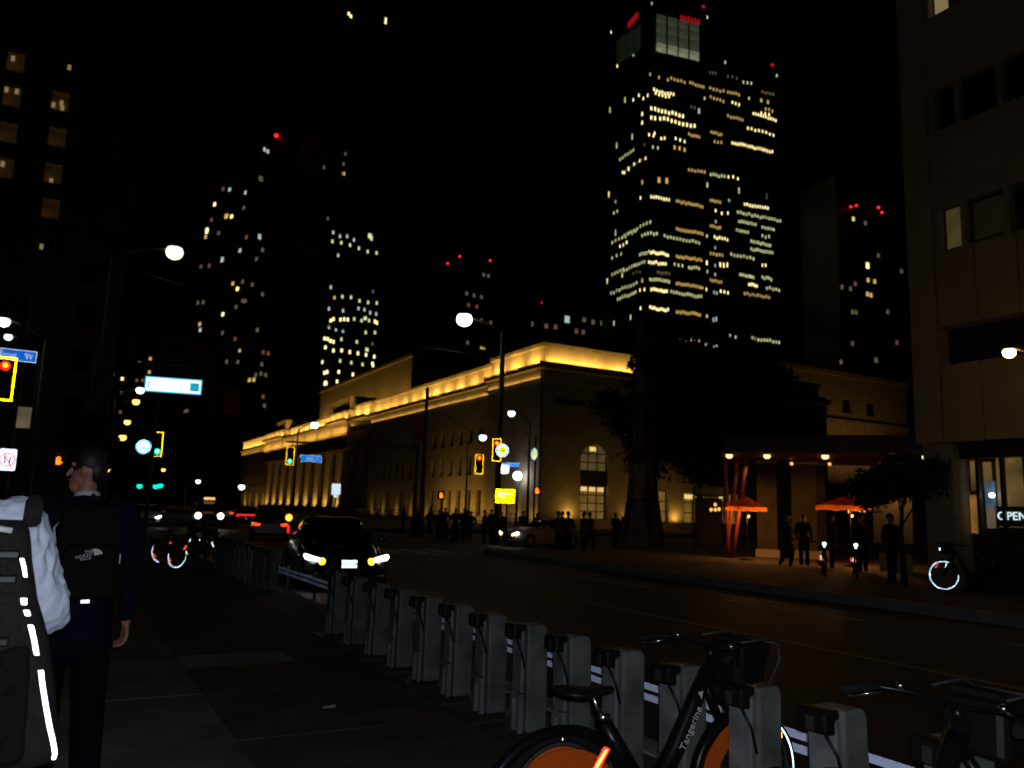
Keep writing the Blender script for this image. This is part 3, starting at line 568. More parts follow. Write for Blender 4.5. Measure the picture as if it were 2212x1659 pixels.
# distant low blocks at the end of the street
far = [(ZB, *r) for r in [(1160, 1187, 1161, 1187, 1, O_), (1152, 1290, 1153, 1290, 1, O_), (943, 1342, 944, 1342, 1, W_), (935, 1450, 936, 1450, 1, D_), (1075, 1218, 1076, 1218, 1, D_), (1055, 1360, 1100, 1360, 2, D_), (928, 1600, 929, 1600, 1, D_), (1435, 1538, 1440, 1635, 2, D_), (875, 1310, 876, 1310, 1, D_)]]
tower("street_end_block", "low dark block with few lights where the street ends", "building", 255, 340, (-40, 80), 20, 58, 66, far, size=(.9, 1.2), group=None)
# left stone hotel
hc = pD(225, 1000, 74); hc.z = 0
Hh = thing("stone_hotel", "dark stone hotel at the left edge with two columns of warm windows", "building", hc)
ha = Vector((sin(RAD(92 + 180)), cos(RAD(92 + 180)), 0)); hn = Vector((-ha.y, ha.x, 0)); hn = hn if hn.dot(CAM - hc) > 0 else -hn
HW = 46
hops = []
hw_px = [(Z, lit_) for Z, lit_ in [(ZA(120, 465), e_hotel), (ZA(490, 515), None), (ZA(90, 735), e_hotel), (ZA(465, 770), e_hotel), (ZA(60, 1010), e_hotel), (ZA(440, 1045), e_hotel), (ZA(30, 1285), e_hotel), (ZA(410, 1325), e_hotel), (ZA(390, 1600), e_hotel), (ZB(320, 320), None), (ZB(200, 1640), e_wind), (ZB(255, 1085), None)]]
wins = []
for px, e in hw_px:
    p = hitplane(*px, hc, hn); wins.append(((p - hc).dot(ha), p.z, e))
for u, z, e in wins: hops.append((u - .75, u + .75, z - .95, z + .95))
for k in range(9):
    for u in (2.6, 18.5):
        hops.append((u - .75, u + .75, 8 + k * 3.7, 9.9 + k * 3.7)); wins.append((u, 8.95 + k * 3.7, None))
def clash(i): return any(j < i and abs(wins[i][0] - wins[j][0]) < 1.9 and abs(wins[i][1] - wins[j][1]) < 2.1 for j in range(len(wins)))
keep = [i for i in range(len(wins)) if not clash(i)]
wall(Hh, "wall", hc, ha, hn, (0, HW), (0, 62), [hops[i] for i in keep], .35, hotel)
cb = MB(); R = Matrix((ha, -hn, Vector((0, 0, 1)))).transposed().to_4x4()
cb.box((.02, .4, 0), (HW, 20, 61.9), R).build("core", hotel, Hh)
MB().box((-.3, -.25, 5.2), (HW, -.004, 5.8), R).build("string_course", hotel, Hh); MB().box((-.5, -.5, 62.003), (HW, 20, 63), R).build("coping", hotel, Hh)
for i in keep:
    u, z, e = wins[i]
    pane(Hh, hc + ha * u - hn * .34 + Vector((0, 0, z)), -ha, 1.5, 1.9, e or winglass, (0, 0))
for px in (ZA(100, 450), ZA(130, 705), ZA(50, 690), ZA(475, 795), ZA(412, 808), ZA(480, 832), ZA(535, 520), ZA(395, 1395), ZB(320, 322), ZA(20, 1265)):
    p = hitplane(*px, hc + hn * -.22, hn); o = MB().box((-.13, -.03, -.22), (.13, .03, .22), R).build("room_lamp", e_hotelb, Hh); o.location = p - hc

# right concrete building
XB = 19.5
B = thing("concrete_office_block", "concrete panel building with ground floor shop at the right edge", "building", (XB, 13.5, FARZ))
def bR(name, y0, y1, z0, z1, x0, x1, m, bev=0): return bx(name, (XB + x0, y0, z0), (XB + x1, y1, z1), m, B, bev)
bR("pier", 12.78, 13.5, 3.72, 30, 0, .8, panelc, .02); bR("corner_column", 12.55, 13.35, FARZ, 3.7, .05, .8, stone_d, .03)
for k in range(22): bR("cladding_panel", 12.75 - (k + 1) * 1.05 + .015, 12.75 - k * 1.05 - .015, 3.72, 5.7, .06, .4, panelc, .012)
bR("recess_back", -10, 12.77, 5.72, 6.76, .5, .8, metal_d); bR("recess_soffit", -10, 12.77, 6.70, 6.765, .0, .49, panelc)
for k in range(22): bR("cladding_panel", 12.75 - (k + 1) * 1.05 + .015, 12.75 - k * 1.05 - .015, 6.77, 8.7, .06, .4, panelc, .012)
wins2 = [(12.05, 12.55), (10.9, 11.85), (9.6, 10.7), (8.3, 9.4), (7, 8.1), (5.7, 6.8)]
for s in range(5):
    z0 = 8.72 + s * 3.35
    for i, (a, b) in enumerate(wins2):
        e = G_ if False else winglass
        if s == 0 and i == 0: e = lit("office_window", (.75, .62, .18), .055, .3, 1.2)
        if s == 0 and i == 1: e = lit("office_window_dim", (.6, .5, .2), .006, .3, 1.2)
        if s == 2 and i == 0: e = e_hotelb
        pane(B, (XB + .28, (a + b) / 2, z0 + .62), (0, -1, 0), b - a, 1.16, e, (0, 0))
    bR("spandrel_panel", -10, 12.77, z0 + 1.22, z0 + 3.33, .07, .4, panelc); bR("head_band", -10, 12.77, z0 - .02 + .0, z0 + .03, .1, .5, panelc)
    for a in (12.6, 11.9, 10.8, 9.5, 8.2, 6.9, 5.6): bR("mullion", a, a + .12, z0 + .04, z0 + 1.21, .12, .4, panelc)
bx("core", (XB + .85, -10, FARZ), (XB + 26, 13.3, 29.9), darkw, B)
# shop front, glazed bays with things glowing behind the glass
for a, b in ((11.55, 12.05), (10.9, 11.45), (9.6, 10.75), (8.2, 9.5)): bR("shop_frame", b, b + .08, FARZ, 3.6, .3, .42, metal_d)
bR("shop_head", -10, 12.5, 3.3, 3.7, .28, .6, metal_d); bR("shop_plinth", -10, 12.5, FARZ, .45, .28, .6, metal_d)
bR("shop_back_wall", 6, 12.5, .46, 3.28, .70, .84, darkw)
def shop(px, w, h, e, nm, d=.62):
    p = pX(*px, XB + d); return bx(nm, (XB + d, p.y - w / 2, p.z - h / 2), (XB + d + .03, p.y + w / 2, p.z + h / 2), e, B)
ZS = zm(2280, 1050, .15068)
shop(ZS(665, 740), .23, .75, e_shop, "lit_panel"); shop(ZS(865, 730), .2, .65, e_shop, "lit_panel"); shop(ZS(1230, 900), .62, 2.0, e_shop, "lit_panel", .66); shop(ZS(680, 1360), .27, .95, e_shopo, "poster"); shop(ZS(920, 1390), .2, .6, e_wind, "poster"); shop(ZS(910, 1070), .25, .75, e_shopb, "screen")
for px, e, s in ((ZS(610, 325), e_bulbo, .075), (ZS(685, 490), e_wind, .05), (ZS(1100, 470), e_bulb, .06), (ZS(940, 1055), e_cool, .07)):
    p = pX(*px, XB + .45); o = MB().ball(p, s, 10, 6).build("shop_lamp", e, B, True)
p = pX(*ZS(1270, 1400), XB + .40)
sg = bx("sign_backing", (XB + .41, p.y - .36, p.z - .24), (XB + .43, p.y + .36, p.z + .24), metal_d, B)
t = text("led_word", "OPEN", .27, e_open, B, Vector((XB + .39, p.y, p.z)) - root_loc(B), (RAD(90), 0, RAD(-90)), .006)
# low stone building beyond the trees on the right
def z85(px): return pY(*px, 85)
LB = thing("stone_annex", "low tan stone building with small square windows beyond the patio", "building", (89, 85, 0))
wx = [95.2, 100.8, 106.4, 112]; lo = [(x - 89 - 1.1, x - 89 + 1.1, 18.6, 20.8) for x in wx] + [(x - 89 - 1.1, x - 89 + 1.1, 13.2, 15.2) for x in wx]
wall(LB, "wall", (89, 85, 0), (1, 0, 0), (0, -1, 0), (0, 32), (0, 24.3), lo, .5, stone_d); bx("core", (89.02, 85.55, 0), (121, 100, 24.2), stone_d, LB); bx("coping", (88.6, 84.6, 24.32), (121.4, 100, 25), stone_d, LB); bx("string_course", (88.8, 84.7, 17.0), (121, 84.99, 17.5), stone_d, LB)
for x0, x1, a, b in lo: pane(LB, (89 + (x0 + x1) / 2, 85.5, (a + b) / 2), (1, 0, 0), 2.2, b - a, winglass)
for x in (93, 99, 105, 111): light("wall_uplight", 'AREA', (x, 79.5, 9), 70, (1, .5, .12), LB, shape='SQUARE', size=.5, rot=(RAD(180 - 16), 0, 0))

# ------------------------------------------------------------------ street lamps and poles
def street_lamp(px, D, label, e, r=.26, side=1, arm=2.2, base_z=None, rise=.5, group="street lamps"):
    """pole, arm, cobra head and glowing bowl; px is the bowl"""
    p = pD(*px, D); gz = 0 if base_z is None else base_z
    view = Vector((p.x, p.y, 0)).normalized(); lat = Vector((view.y, -view.x, 0)) * side
    base = p - lat * arm; base.z = gz
    L = thing("street_lamp", label, "street lamp", base, 0, group)
    h = p.z - gz
    MB().lathe([(.2, 0), (.2, .5), (.13, .6), (.11, 1.2), (.07, h - rise)], n=12).build("pole", polem, L)
    pts = [Vector((0, 0, h - rise - .05)) + lat * (arm * t) + Vector((0, 0, (rise + .14) * (1 - (1 - t) ** 2))) for t in (0, .2, .4, .6, .8, .93)]
    MB().tube(pts, [.05, .05, .045, .04, .04, .035], 8).build("arm", polem, L)
    hd = MB().ball((0, 0, 0), 1, 14, 8, (r * .95, r * .95, r * .4)).build("lamp_head", polem, L); hd.location = lat * arm + Vector((0, 0, h + r * .75))
    bo = MB().ball((0, 0, 0), 1, 18, 12, (r, r, r * .92)).build("bowl", e, hd); bo.location = (0, 0, -r * .75)
    return L
street_lamp((377, 545), 30, "tall pole lamp with warm bowl beside the glowing street sign", e_sod, .29, 1, 2.0, group=None)
street_lamp((1003, 690), 38, "brightest white street lamp hanging high before the station", e_white, .37, -1, 1.85, FARZ, group=None)
for px, D, lb, e, r, s in [((8, 695), 34, "white street lamp at the left edge above the blue street sign", e_white, .2, -1), ((18, 728), 44, "smaller white lamp just below the left edge lamp", e_cool, .17, -1),
    ((303, 843), 56, "white street lamp just left of the glowing street sign", e_cool, .25, 1), ((294, 868), 62, "amber street lamp just below left of the glowing sign", e_amber, .24, 1), ((275, 912), 79, "amber street lamp above the round teal sign", e_amber, .27, 1), ((265, 945), 98, "amber street lamp left of the round teal sign", e_amber, .38, 1),
    ((238, 1017), 200, "tiny amber street lamp far down the left pavement", e_amber, .42, 1), ((353, 1015), 200, "tiny amber street lamp right of the far green signals", e_amber, .42, -1), ((680, 918), 75, "white street lamp before the colonnade roof line", e_white, .33, 1), ((1105, 893), 60, "white street lamp above the round yellow sign", e_cool, .27, -1), ((1043, 945), 78, "white street lamp left of the red signal and round sign", e_cool, .36, 1),
    ((2180, 762), 18.6, "warm street lamp before the concrete panel building", e_warm, .115, -1), ((522, 1052), 120, "yellow lamp over the traffic near the station end", e_white, .4, -1), ((428, 1040), 110, "small white lamp over the far traffic", e_cool, .28, 1)]:
    street_lamp(px, D, lb, e, r, s, 1.4 if D > 30 else .9, FARZ if px[0] > 500 else 0)
def pole(px, D, label, base_z=0, r=.1):
    p = pD(*px, D); o = thing("utility_pole", label, "pole", (p.x, p.y, base_z)); h = p.z - base_z
    MB().lathe([(r * 1.5, 0), (r * 1.5, .4), (r, .5), (r * .7, h)], n=12).build("shaft", metal_d, o)
    MB().lathe([(r * .8, 0), (r * .85, .12), (r * .2, .25)], n=12).build("cap", metal_d, o).location = (0, 0, h)
    MB().box((-.16, -.12, 1.2), (.16, -.06, 1.9)).build("control_box", metal_d, o); return o, p
po, pp = pole((923, 845), 45, "dark trolley pole standing before the long station wing", FARZ, .13)
po2, pp2 = pole((1088, 735), 38.2, "tall dark pole carrying the red signal and round sign", FARZ, .12)
def wire(a, b, sag, label, r=.015):
    a, b = Vector(a), Vector(b); pts = [a.lerp(b, t / 12) - Vector((0, 0, sag * 4 * (t / 12) * (1 - t / 12))) for t in range(13)]
    m = MB(); m.tube([q - a for q in pts], r, 5); o = m.build("span_wire", metal_d); o.location = a; return tag(o, label, "wire")
wire(pD(264, 575, 29.8), pD(1085, 775, 38.2), .4, "thin dark span wire from the left lamp pole to the station side pole", .025)
wire(pp - Vector((0, 0, .3)), pD(1040, 945, 41), .2, "thin dark wire between the two poles before the station", .02)

# ------------------------------------------------------------------ traffic signals and signs
def ring_frame(w, h, t): return MB().box((-w / 2, -.012, -h / 2), (w / 2, 0, -h / 2 + t)).box((-w / 2, -.012, h / 2 - t), (w / 2, 0, h / 2)).box((-w / 2, -.011, -h / 2 + t), (-w / 2 + t, 0, h / 2 - t)).box((w / 2 - t, -.011, -h / 2 + t), (w / 2, 0, h / 2 - t))
def signal(px, D, label, state, h=1.05, w=.42, yaw=0, post=None, frame=True):
    p = pD(*px, D); S = thing("traffic_signal", label, "traffic light", p, to_cam(p) + yaw, "traffic lights")
    MB().box((-w / 2, 0, -h / 2), (w / 2, .03, h / 2)).build("backboard", mat("signal_board", (.02, .02, .02), .6), S)
    if frame: ring_frame(w, h, .05).build("reflective_border", r_yel, S)
    MB().box((-.13, -.16, -.44), (.13, -.002, .44)).build("housing", mat("signal_housing", (.05, .04, .01), .5), S, bevel=.02)
    for k, nm in enumerate(("red", "amber", "green")):
        z = .29 - .29 * k; on = nm == state
        le = MB().lathe([(.02, -.2), (.09, -.19), (.115, -.165), (.115, -.16)], (0, 0, z), 18, axis='y').build("lens", {"red": e_red, "green": e_green}.get(nm, e_off) if on else e_off, S)
        if on: MB().lathe([(.01, -.215), (.045, -.21), (.06, -.2), (.06, -.185)], (0, 0, z + .01), 14, axis='y').build("lamp", e_redc if nm == "red" else e_greenc, le)
        MB().torus((0, -.2, z), .122, .012, 'y', 20, 6, -pi / 2 - .3, pi / 2 + .3, 4.0).build("visor", blackp, S)
    if post:
        q = post; MB().tube([(0, .1, 0), Vector(q)], .05, 8).build("bracket", polem, S)
    return S
signal((8, 818), 22.6, "red traffic light at the left edge under the blue sign", "red", 1.06, .46)
signal((341, 960), 35, "green traffic light in yellow frame beside the round teal sign", "green", 1.0, .36)
signal((627, 985), 45, "green traffic light in yellow frame before the colonnade", "green", .98, .44)
signal((1035, 1003), 40, "red traffic light in yellow frame left of the yellow sign", "red", .97, .42)
signal((1073, 972), 37.6, "red traffic light half hidden behind the round yellow sign", "red", 1.08, .42)
def small_signal(px, D, label, e, r=.11):
    p = pD(*px, D); S = thing("traffic_signal", label, "traffic light", p, to_cam(p), "traffic lights")
    MB().box((-.2, 0, -.5), (.2, .16, .5)).build("housing", blackp, S)
    for z in (-.3, 0, .3): MB().lathe([(.02, -.06), (r, -.03), (r, 0)], (0, 0, z), 14, axis='y').build("lens", e if z == -.3 else e_off, S)
    return S
for px, lb in (((302, 1050), "left one of three far green signals down the street"), ((337, 1051), "middle one of three far green signals down the street"), ((347, 1049), "right one of three far green signals down the street")): small_signal((px[0], px[1] - 6), 105, lb, e_green, .3)
def post_for(th, top_extra=0.3, dx=0.0, r=.06, label=None, cat="pole"):
    """signs and signals stand on their own posts: shaft to the ground behind them"""
    p = th.location; o = thing("sign_post", label, cat, (p.x * 1.012 + dx, p.y * 1.012, FARZ if p.x > 15 else 0))
    h = p.z + top_extra - o.location.z
    MB().lathe([(r * 1.7, 0), (r * 1.7, .25), (r, .35), (r * .85, h)], n=10).build("shaft", polem, o)
    MB().lathe([(r * 2.6, 0), (r * 2.6, .03)], n=12).build("base_plate", polem, o)
def ped(px, D, label, h=.22):
    p = pD(*px, D); S = thing("pedestrian_signal", label, "crossing signal", p, to_cam(p), "pedestrian signals")
    MB().box((-.2, 0, -.22), (.2, .14, .22)).build("housing", blackp, S, bevel=.02); MB().torus((0, -.05, 0), .2, .012, 'y', 20, 6, -pi / 2, pi / 2, 5).build("visor", blackp, S)
    hd = MB(); hd.box((-.055, -.02, -.1), (.055, -.005, .01))
    for k, l in enumerate((.075, .1, .095, .07)): hd.box((-.055 + k * .029, -.02, .01), (-.033 + k * .029, -.005, .01 + l))
    hd.box((.055, -.02, -.06), (.1, -.005, -.03)); o = hd.build("hand_symbol", e_hand, S); o.scale = (h / .2,) * 3
    return S
ped((126, 995), 23, "orange stop hand signal above the suited man's head", .19)
p1 = ped((953, 1070), 44, "orange stop hand signal before the station wing", .27); p2 = ped((1160, 1060), 42, "orange stop hand signal right of the yellow sign", .29)
# blue street name plates
def name_plate(px, D, label, word, small, w, h, yaw=0, tw=.78, blue=None, white=None):
    r_blue_, r_white_ = blue or r_blue, white or r_white
    p = pD(*px, D); S = thing("street_sign", label, "street sign", p, to_cam(p) + yaw)
    MB().box((-w / 2, 0, -h / 2), (w / 2, .02, h / 2)).build("plate", r_blue_, S); ring_frame(w, h, h * .06).build("border", r_white_, S)
    text("lettering", word, h * .72, r_white_, S, (-w * .06, -.006, -.01), FACE, .002, sx=tw); text("lettering", small, h * .3, r_white_, S, (w * .2 if len(word) > 4 else w * .28, -.006, h * .14), FACE, .002, sx=tw)
    return S
S = name_plate((40, 768), 22.6, "blue street sign reading Front St W at the left edge", "Front    W", "ST", .76, .28, 0, .78, retro("reflective_blue_near", (.008, .12, .55), .2), retro("reflective_white_near", (.6, .68, .8), .2))
name_plate((672, 991), 45, "blue street sign reading York St before the colonnade", "York", "ST", 1.12, .36)
name_plate((1103, 1004), 37.4, "small blue street sign under the round yellow sign", "York", "ST", .8, .17, tw=.6)
# lit street sign on the mast arm
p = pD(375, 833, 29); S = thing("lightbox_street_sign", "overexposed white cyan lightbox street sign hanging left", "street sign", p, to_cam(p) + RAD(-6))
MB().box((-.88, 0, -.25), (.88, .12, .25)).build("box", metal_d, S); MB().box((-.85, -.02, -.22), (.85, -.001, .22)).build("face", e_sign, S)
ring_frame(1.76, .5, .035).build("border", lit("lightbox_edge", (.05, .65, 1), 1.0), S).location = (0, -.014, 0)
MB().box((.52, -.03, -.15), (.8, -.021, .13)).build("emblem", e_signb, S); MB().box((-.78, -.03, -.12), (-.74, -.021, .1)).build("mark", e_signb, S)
for x in (-.5, .5): MB().tube([(x, .06, .25), (x, .06, .75)], .02, 6).build("hanger", polem, S)
MB().tube([(-1.9, .06, .6), (1.0, .06, .78)], .05, 8).build("mast_arm", polem, S)
# round event signs
def round_sign(px, D, label, r, mode, yaw=0):
    p = pD(*px, D); S = thing("round_sign", label, "sign", p, to_cam(p) + yaw)
    MB().lathe([(r, -.0), (r, .03)], n=32, axis='y').build("disc", r_white, S)
    MB().torus((0, -.004, 0), r * .95, r * .05, 'y', 36, 6, flat=.2).build("rim", r_teal if mode != 'y' else r_white, S)
    tick = MB().box((-r * .035, -.012, r * .68), (r * .035, -.002, r * .86)).mesh("tick")
    for k in range(20):
        if mode == 'y' and k in (4, 5, 6, 14, 15, 16): continue
        o = obj("tick", tick, r_teal if mode != 'x' else r_blue, S); o.rotation_euler = (0, 2 * pi * k / 20, 0)
    if mode == 'y':
        MB().lathe([(r * .5, -.012), (r * .5, -.002)], n=28, axis='y').build("yellow_centre", r_yel, S)
        ar = MB().box((-r * .3, -.02, -r * .03), (r * .3, -.013, r * .03)).prism([(r * .05, -r * .12), (r * .3, 0), (r * .05, r * .12)], -.021, -.0135, 'xz'); ar.build("arrow", r_dark, S)
        for s in (-1, 1): MB().box((s * r * .78 - r * .13, -.012, -r * .16), (s * r * .78 + r * .13, -.002, r * .16)).build("teal_block", r_teal, S)
    else:
        MB().box((-r * .35, -.012, -r * .3), (r * .45, -.002, -r * .18)).build("mark", r_teal, S); MB().box((-r * .1, -.012, -r * .12), (r * .4, -.002, -r * .02)).build("mark", r_teal, S)
    return S
rs1 = round_sign((310, 965), 34, "round teal and white sign left of the green signal", .28, 'x')
rs2 = round_sign((1085, 973), 37, "round white sign with yellow centre and arrow beside red signal", .31, 'y', RAD(4))
rs3 = round_sign((1153, 981), 42, "narrow looking round teal and yellow sign farther right", .3, 'y', RAD(-58))
def plate(px, D, label, w, h, m, name="traffic_sign", yaw=0, rad=.04):
    p = pD(*px, D); S = thing(name, label, "sign", p, to_cam(p) + yaw); 
    pts = []
    for cx, cz, a in ((w / 2 - rad, h / 2 - rad, 0), (-w / 2 + rad, h / 2 - rad, 90), (-w / 2 + rad, -h / 2 + rad, 180), (w / 2 - rad, -h / 2 + rad, 270)):
        for t in (0, 30, 60, 90): pts.append((cx + rad * cos(RAD(a + t)), cz + rad * sin(RAD(a + t))))
    MB().prism(pts, 0, .02, 'xz').build("plate", m, S); return S
ps = plate((1091, 1072), 36.6, "blank looking bright yellow rectangular sign before the station", .88, .64, r_lime)
for a, b, c_, d in ((-.3, -.2, -.02, .2), (-.16, .04, .08, .14), (.1, .3, .08, .14), (-.16, -.04, -.1, -.03)): MB().box((a, -.006, c_), (b, -.001, d)).build("faint_mark", r_white, ps)
pw = plate((1091, 1014), 36.5, "small bright white square sign above the yellow sign", .33, .38, retro("reflective_white_strong", (1, 1, 1), .12)); pw2 = plate((726, 1057), 43, "small white rectangular sign right of the colonnade", .46, .58, r_white)
MB().box((-.1, -.008, -.42), (.1, -.001, -.3)).build("tab", r_white, pw2)
nt_ = plate((16, 993), 22.8, "white no turns sign with red ring at the left edge", .36, .52, retro("reflective_white_soft", (.7, .75, .85), .17))
MB().torus((0, -.004, .0), .15, .014, 'y', 30, 6, flat=.3).build("red_ring", r_red, nt_); MB().box((-.012, -.008, -.2), (.012, -.001, .2)).build("red_bar", r_red, nt_).rotation_euler = (0, RAD(-25), 0)
for s in (-1, 1):
    ar = MB().box((s * .05 - .012, -.006, -.08), (s * .05 + .012, -.001, .05)).prism([(s * .05 - .03, .04), (s * .05 + .03, .04), (s * .09, .09)], -.006, -.001, 'xz'); ar.build("black_arrow", blackp, nt_)
post_for(nt_, 5.9, .0, .09, "signal pole at the left edge carrying the red light")
post_for(rs1, 4.2, .35, .07, "thin pole between the round teal sign and green signal"); post_for(ps, .3, .1, .05, "short post under the yellow sign"); post_for(pw2, .2, .0, .05, "thin post under the small white sign"); post_for(rs3, 1.0, .1, .06, "pole at the station corner carrying the stop hand signal")
post_for(p1, .3, .1, .05, "short dark post under the left stop hand signal")
q = pD(627, 985, 45.4); a_ = thing("signal_mast", "mast arm carrying the green signal and York street sign", "pole", (pp.x - .4, pp.y, FARZ))
MB().tube([(0, 0, 0), (0, 0, 5.0)], [.13, .09], 10).build("shaft", polem, a_); MB().tube([(0, 0, 4.9), (q.x - pp.x + .2, q.y - pp.y + .3, 4.9)], [.07, .05], 8).build("arm", polem, a_)
# banner on the pole at the far left and a red banner
for px, D, w, h, lb, m_ in (((503, 866), 60, 1.1, 2.0, "dark red street banner on a lamp pole down the street", mat("red_banner", (.3, .05, .03), .9)), ((905, 925), 44, .55, 1.3, "dim red banner hanging on the trolley pole", mat("dim_banner", (.2, .03, .02), .9))):
    p = pD(*px, D); b = thing("street_banner", lb, "banner", p, to_cam(p)); n_ = 8; vs = []
    bm_ = MB(); bm_.rings([[Vector((-w / 2 + w * t / n_, .05 * sin(t * .9) + y, z)) for (y, z) in ((0, -h / 2), (.012, -h / 2), (.012, h / 2), (0, h / 2))] for t in range(n_ + 1)]); bm_.build("cloth", m_, b)
    MB().tube([(-w / 2 - .15, .05, h / 2), (w / 2, .05, h / 2)], .02, 6).build("rod", polem, b); MB().tube([(-w / 2 - .15, .05, -h / 2), (w / 2, .05, -h / 2)], .02, 6).build("rod", polem, b)
# amber warning flasher beside the car
p = pD(624, 1118, 24); b = thing("warning_flasher", "round amber warning flasher glowing behind the black car", "warning light", (p.x, p.y, ROADZ))
MB().tube([(0, 0, 0), (0, 0, p.z - ROADZ - .1)], .025, 8).build("post", metal_d, b); MB().lathe([(.25, 0), (.25, .04), (.08, .07)], n=16).build("foot", rubber, b)
h_ = p.z - ROADZ; MB().ball((0, 0, h_), .1, 16, 10, (1, .8, 1)).build("lens", lit("flasher", (1, .36, .03), 3), b); MB().torus((0, 0, h_), .11, .02, 'y', 20, 6).build("bezel", blackp, b); MB().box((-.03, -.04, h_ - .42), (.03, -.026, h_ - .22)).build("reflector", e_tail, b)  # the reflector under the lens emits its own red glow, though no lamp

# ------------------------------------------------------------------ vehicles
def car(name, label, loc, yaw, paint, L=4.6, Wd=1.84, H=1.42, kind='sedan', front='on', tail='off', detail=True):
    """local: front towards -Y, x across, wheels on z=0"""
    C = thing(name, label, "car", loc, yaw)
    hl, hw = L / 2, Wd / 2
    if kind == 'sedan': st = [(-hl, .62, .72, .30), (-hl + .12, .70, .86, .24), (-hl + .9, .90, .94, .2), (-hl + 1.45, 1.0, .97, .2), (.9, 1.02, .97, .2), (hl - .6, 1.0, .95, .22), (hl - .1, .92, .86, .26), (hl, .80, .76, .36)]
    else: st = [(-hl, .80, .80, .32), (-hl + .15, .98, .92, .26), (-hl + .9, 1.08, .97, .24), (-hl + 1.3, 1.12, .98, .24), (.9, 1.14, .98, .24), (hl - .5, 1.14, .97, .26), (hl - .1, 1.1, .92, .3), (hl, 1.0, .84, .4)]
    rs = []
    for y, zt, wf, zb in st:
        w = hw * wf; r = []
        for x, z in ((-w * .90, zb), (-w, zb + .16), (-w, zb + (zt - zb) * .6), (-w * .94, zt - .06), (-w * .8, zt), (-w * .3, zt + .025), (w * .3, zt + .025), (w * .8, zt), (w * .94, zt - .06), (w, zb + (zt - zb) * .6), (w, zb + .16), (w * .90, zb)): r.append(Vector((x, y, z)))
        rs.append(r)
    body = MB().rings(rs).build("body", paint, C, bevel=.015)
    if kind == 'sedan': g = [(-hl + 1.35, .98, .86), (-hl + 2.2, H - .06, .68), (-hl + 2.7, H, .66), (.55, H, .66), (1.0, H - .06, .66), (hl - .55, .99, .84)]
    else: g = [(-hl + 1.2, 1.08, .88), (-hl + 1.85, H - .08, .76), (-hl + 2.3, H, .74), (hl - .7, H, .74), (hl - .35, H - .08, .74), (hl - .1, 1.1, .86)]
    rs = []
    for y, zt, wf in g:
        w = hw * wf; wb = hw * .9; zb = .96 if kind == 'sedan' else 1.05
        rs.append([Vector((-wb, y, zb)), Vector((-w, y, zt - .03)), Vector((-w * .85, y, zt)), Vector((w * .85, y, zt)), Vector((w, y, zt - .03)), Vector((wb, y, zb))])
    MB().rings(rs).build("glasshouse", cargl, C)
    rf = MB(); rr = []
    for y, zt, wf in g[1:-1]: w = hw * wf; rr.append([Vector((-w * 1.01, y, zt - .04)), Vector((-w * .85, y, zt + .012)), Vector((w * .85, y, zt + .012)), Vector((w * 1.01, y, zt - .04))])
    rf.rings(rr).build("roof", paint, C)
    tyre = MB().lathe([(.2, -.1), (.31, -.11), (.335, -.07), (.335, .07), (.31, .11), (.2, .1)], n=24, axis='x').mesh("tyre"); rim = MB().lathe([(.05, -.112), (.2, -.10), (.21, -.06), (.21, .06), (.2, .1), (.05, .112)], n=18, axis='x').mesh("rim")
    for sx in (-1, 1):
        for y in (-hl + .85, hl - .85):
            w = obj("tyre", tyre, rubber, None); w.name = "wheel"; w.parent = C; w.location = (sx * (hw - .1), y, .335); obj("rim", rim, metal_g, w)
        m = MB().ball((0, 0, 0), 1, 12, 8, (.11, .07, .075)).build("mirror", paint, C); m.location = (sx * (hw + .1), -hl + 1.75, 1.02 if kind == 'sedan' else 1.18)
        MB().tube([(-sx * .12, 0, -.04), (0, 0, 0)], .02, 6).build("stalk", paint, m)
        MB().box((sx * (hw - .004) - .006, -.25, .78), (sx * (hw - .004) + .012, -.08, .81)).build("door_handle", chrome, C)
    fz = .66 if kind == 'sedan' else .84
    if front:
        for sx in (-1, 1):
            on = front == 'on'
            hl_ = MB(); zz = fz
            if kind == 'sedan': hl_.prism([(sx * .50, zz - .03), (sx * .56, zz + .01), (sx * .84, zz + .09), (sx * .87, zz + .05), (sx * .82, zz - .02), (sx * .56, zz - .055)], -hl - .02 , -hl + .14, 'xz')
            else: hl_.lathe([(.02, -hl - .06), (.17, -hl - .045), (.19, -hl + .05)], (sx * .68, 0, zz), 18, axis='y')
            o = hl_.build("headlight", e_head if on and kind == 'sedan' else (e_headw if on else e_off), C)
            if kind == 'sedan' and detail: MB().lathe([(.01, -.03), (.06, -.02), (.075, .02), (.075, .05)], (sx * .5, -hl, zz - .06), 18, axis='y').build("turn_signal", e_turn, C)
        MB().box((-.52, -hl - .015, fz - .26), (.52, -hl + .1, fz - .06)).build("grille", blackp, C)
        MB().box((-.8, -hl - .03, .2), (.8, -hl + .15, .33)).build("bumper_lip", blackp, C, bevel=.03)
    for sx in (-1, 1):
        if tail == 'bar': continue
        MB().prism([(sx * .45, .80), (sx * .82, .84), (sx * .8, .72), (sx * .5, .70)], hl - .06, hl + .03, 'xz').build("tail_light", {'brake': e_brk, 'on': e_tail}.get(tail, e_off), C)
    if tail == 'bar':
        MB().box((-.78, hl - .05, .8), (.78, hl + .04, .9)).box((-.80, hl - .05, .74), (-.6, hl + .045, .80)).box((.6, hl - .05, .74), (.80, hl + .045, .80)).build("tail_light_bar", e_tail, C)
        MB().box((-.16, hl + .01, .56), (.16, hl + .05, .70)).build("number_plate", r_plate, C)
    return C
bc = car("black_sedan", "black sedan with lit headlights and amber turn signals beside the docks", (5.62, 18.75, ROADZ), RAD(-9), carp, 4.65, 1.86, 1.46)
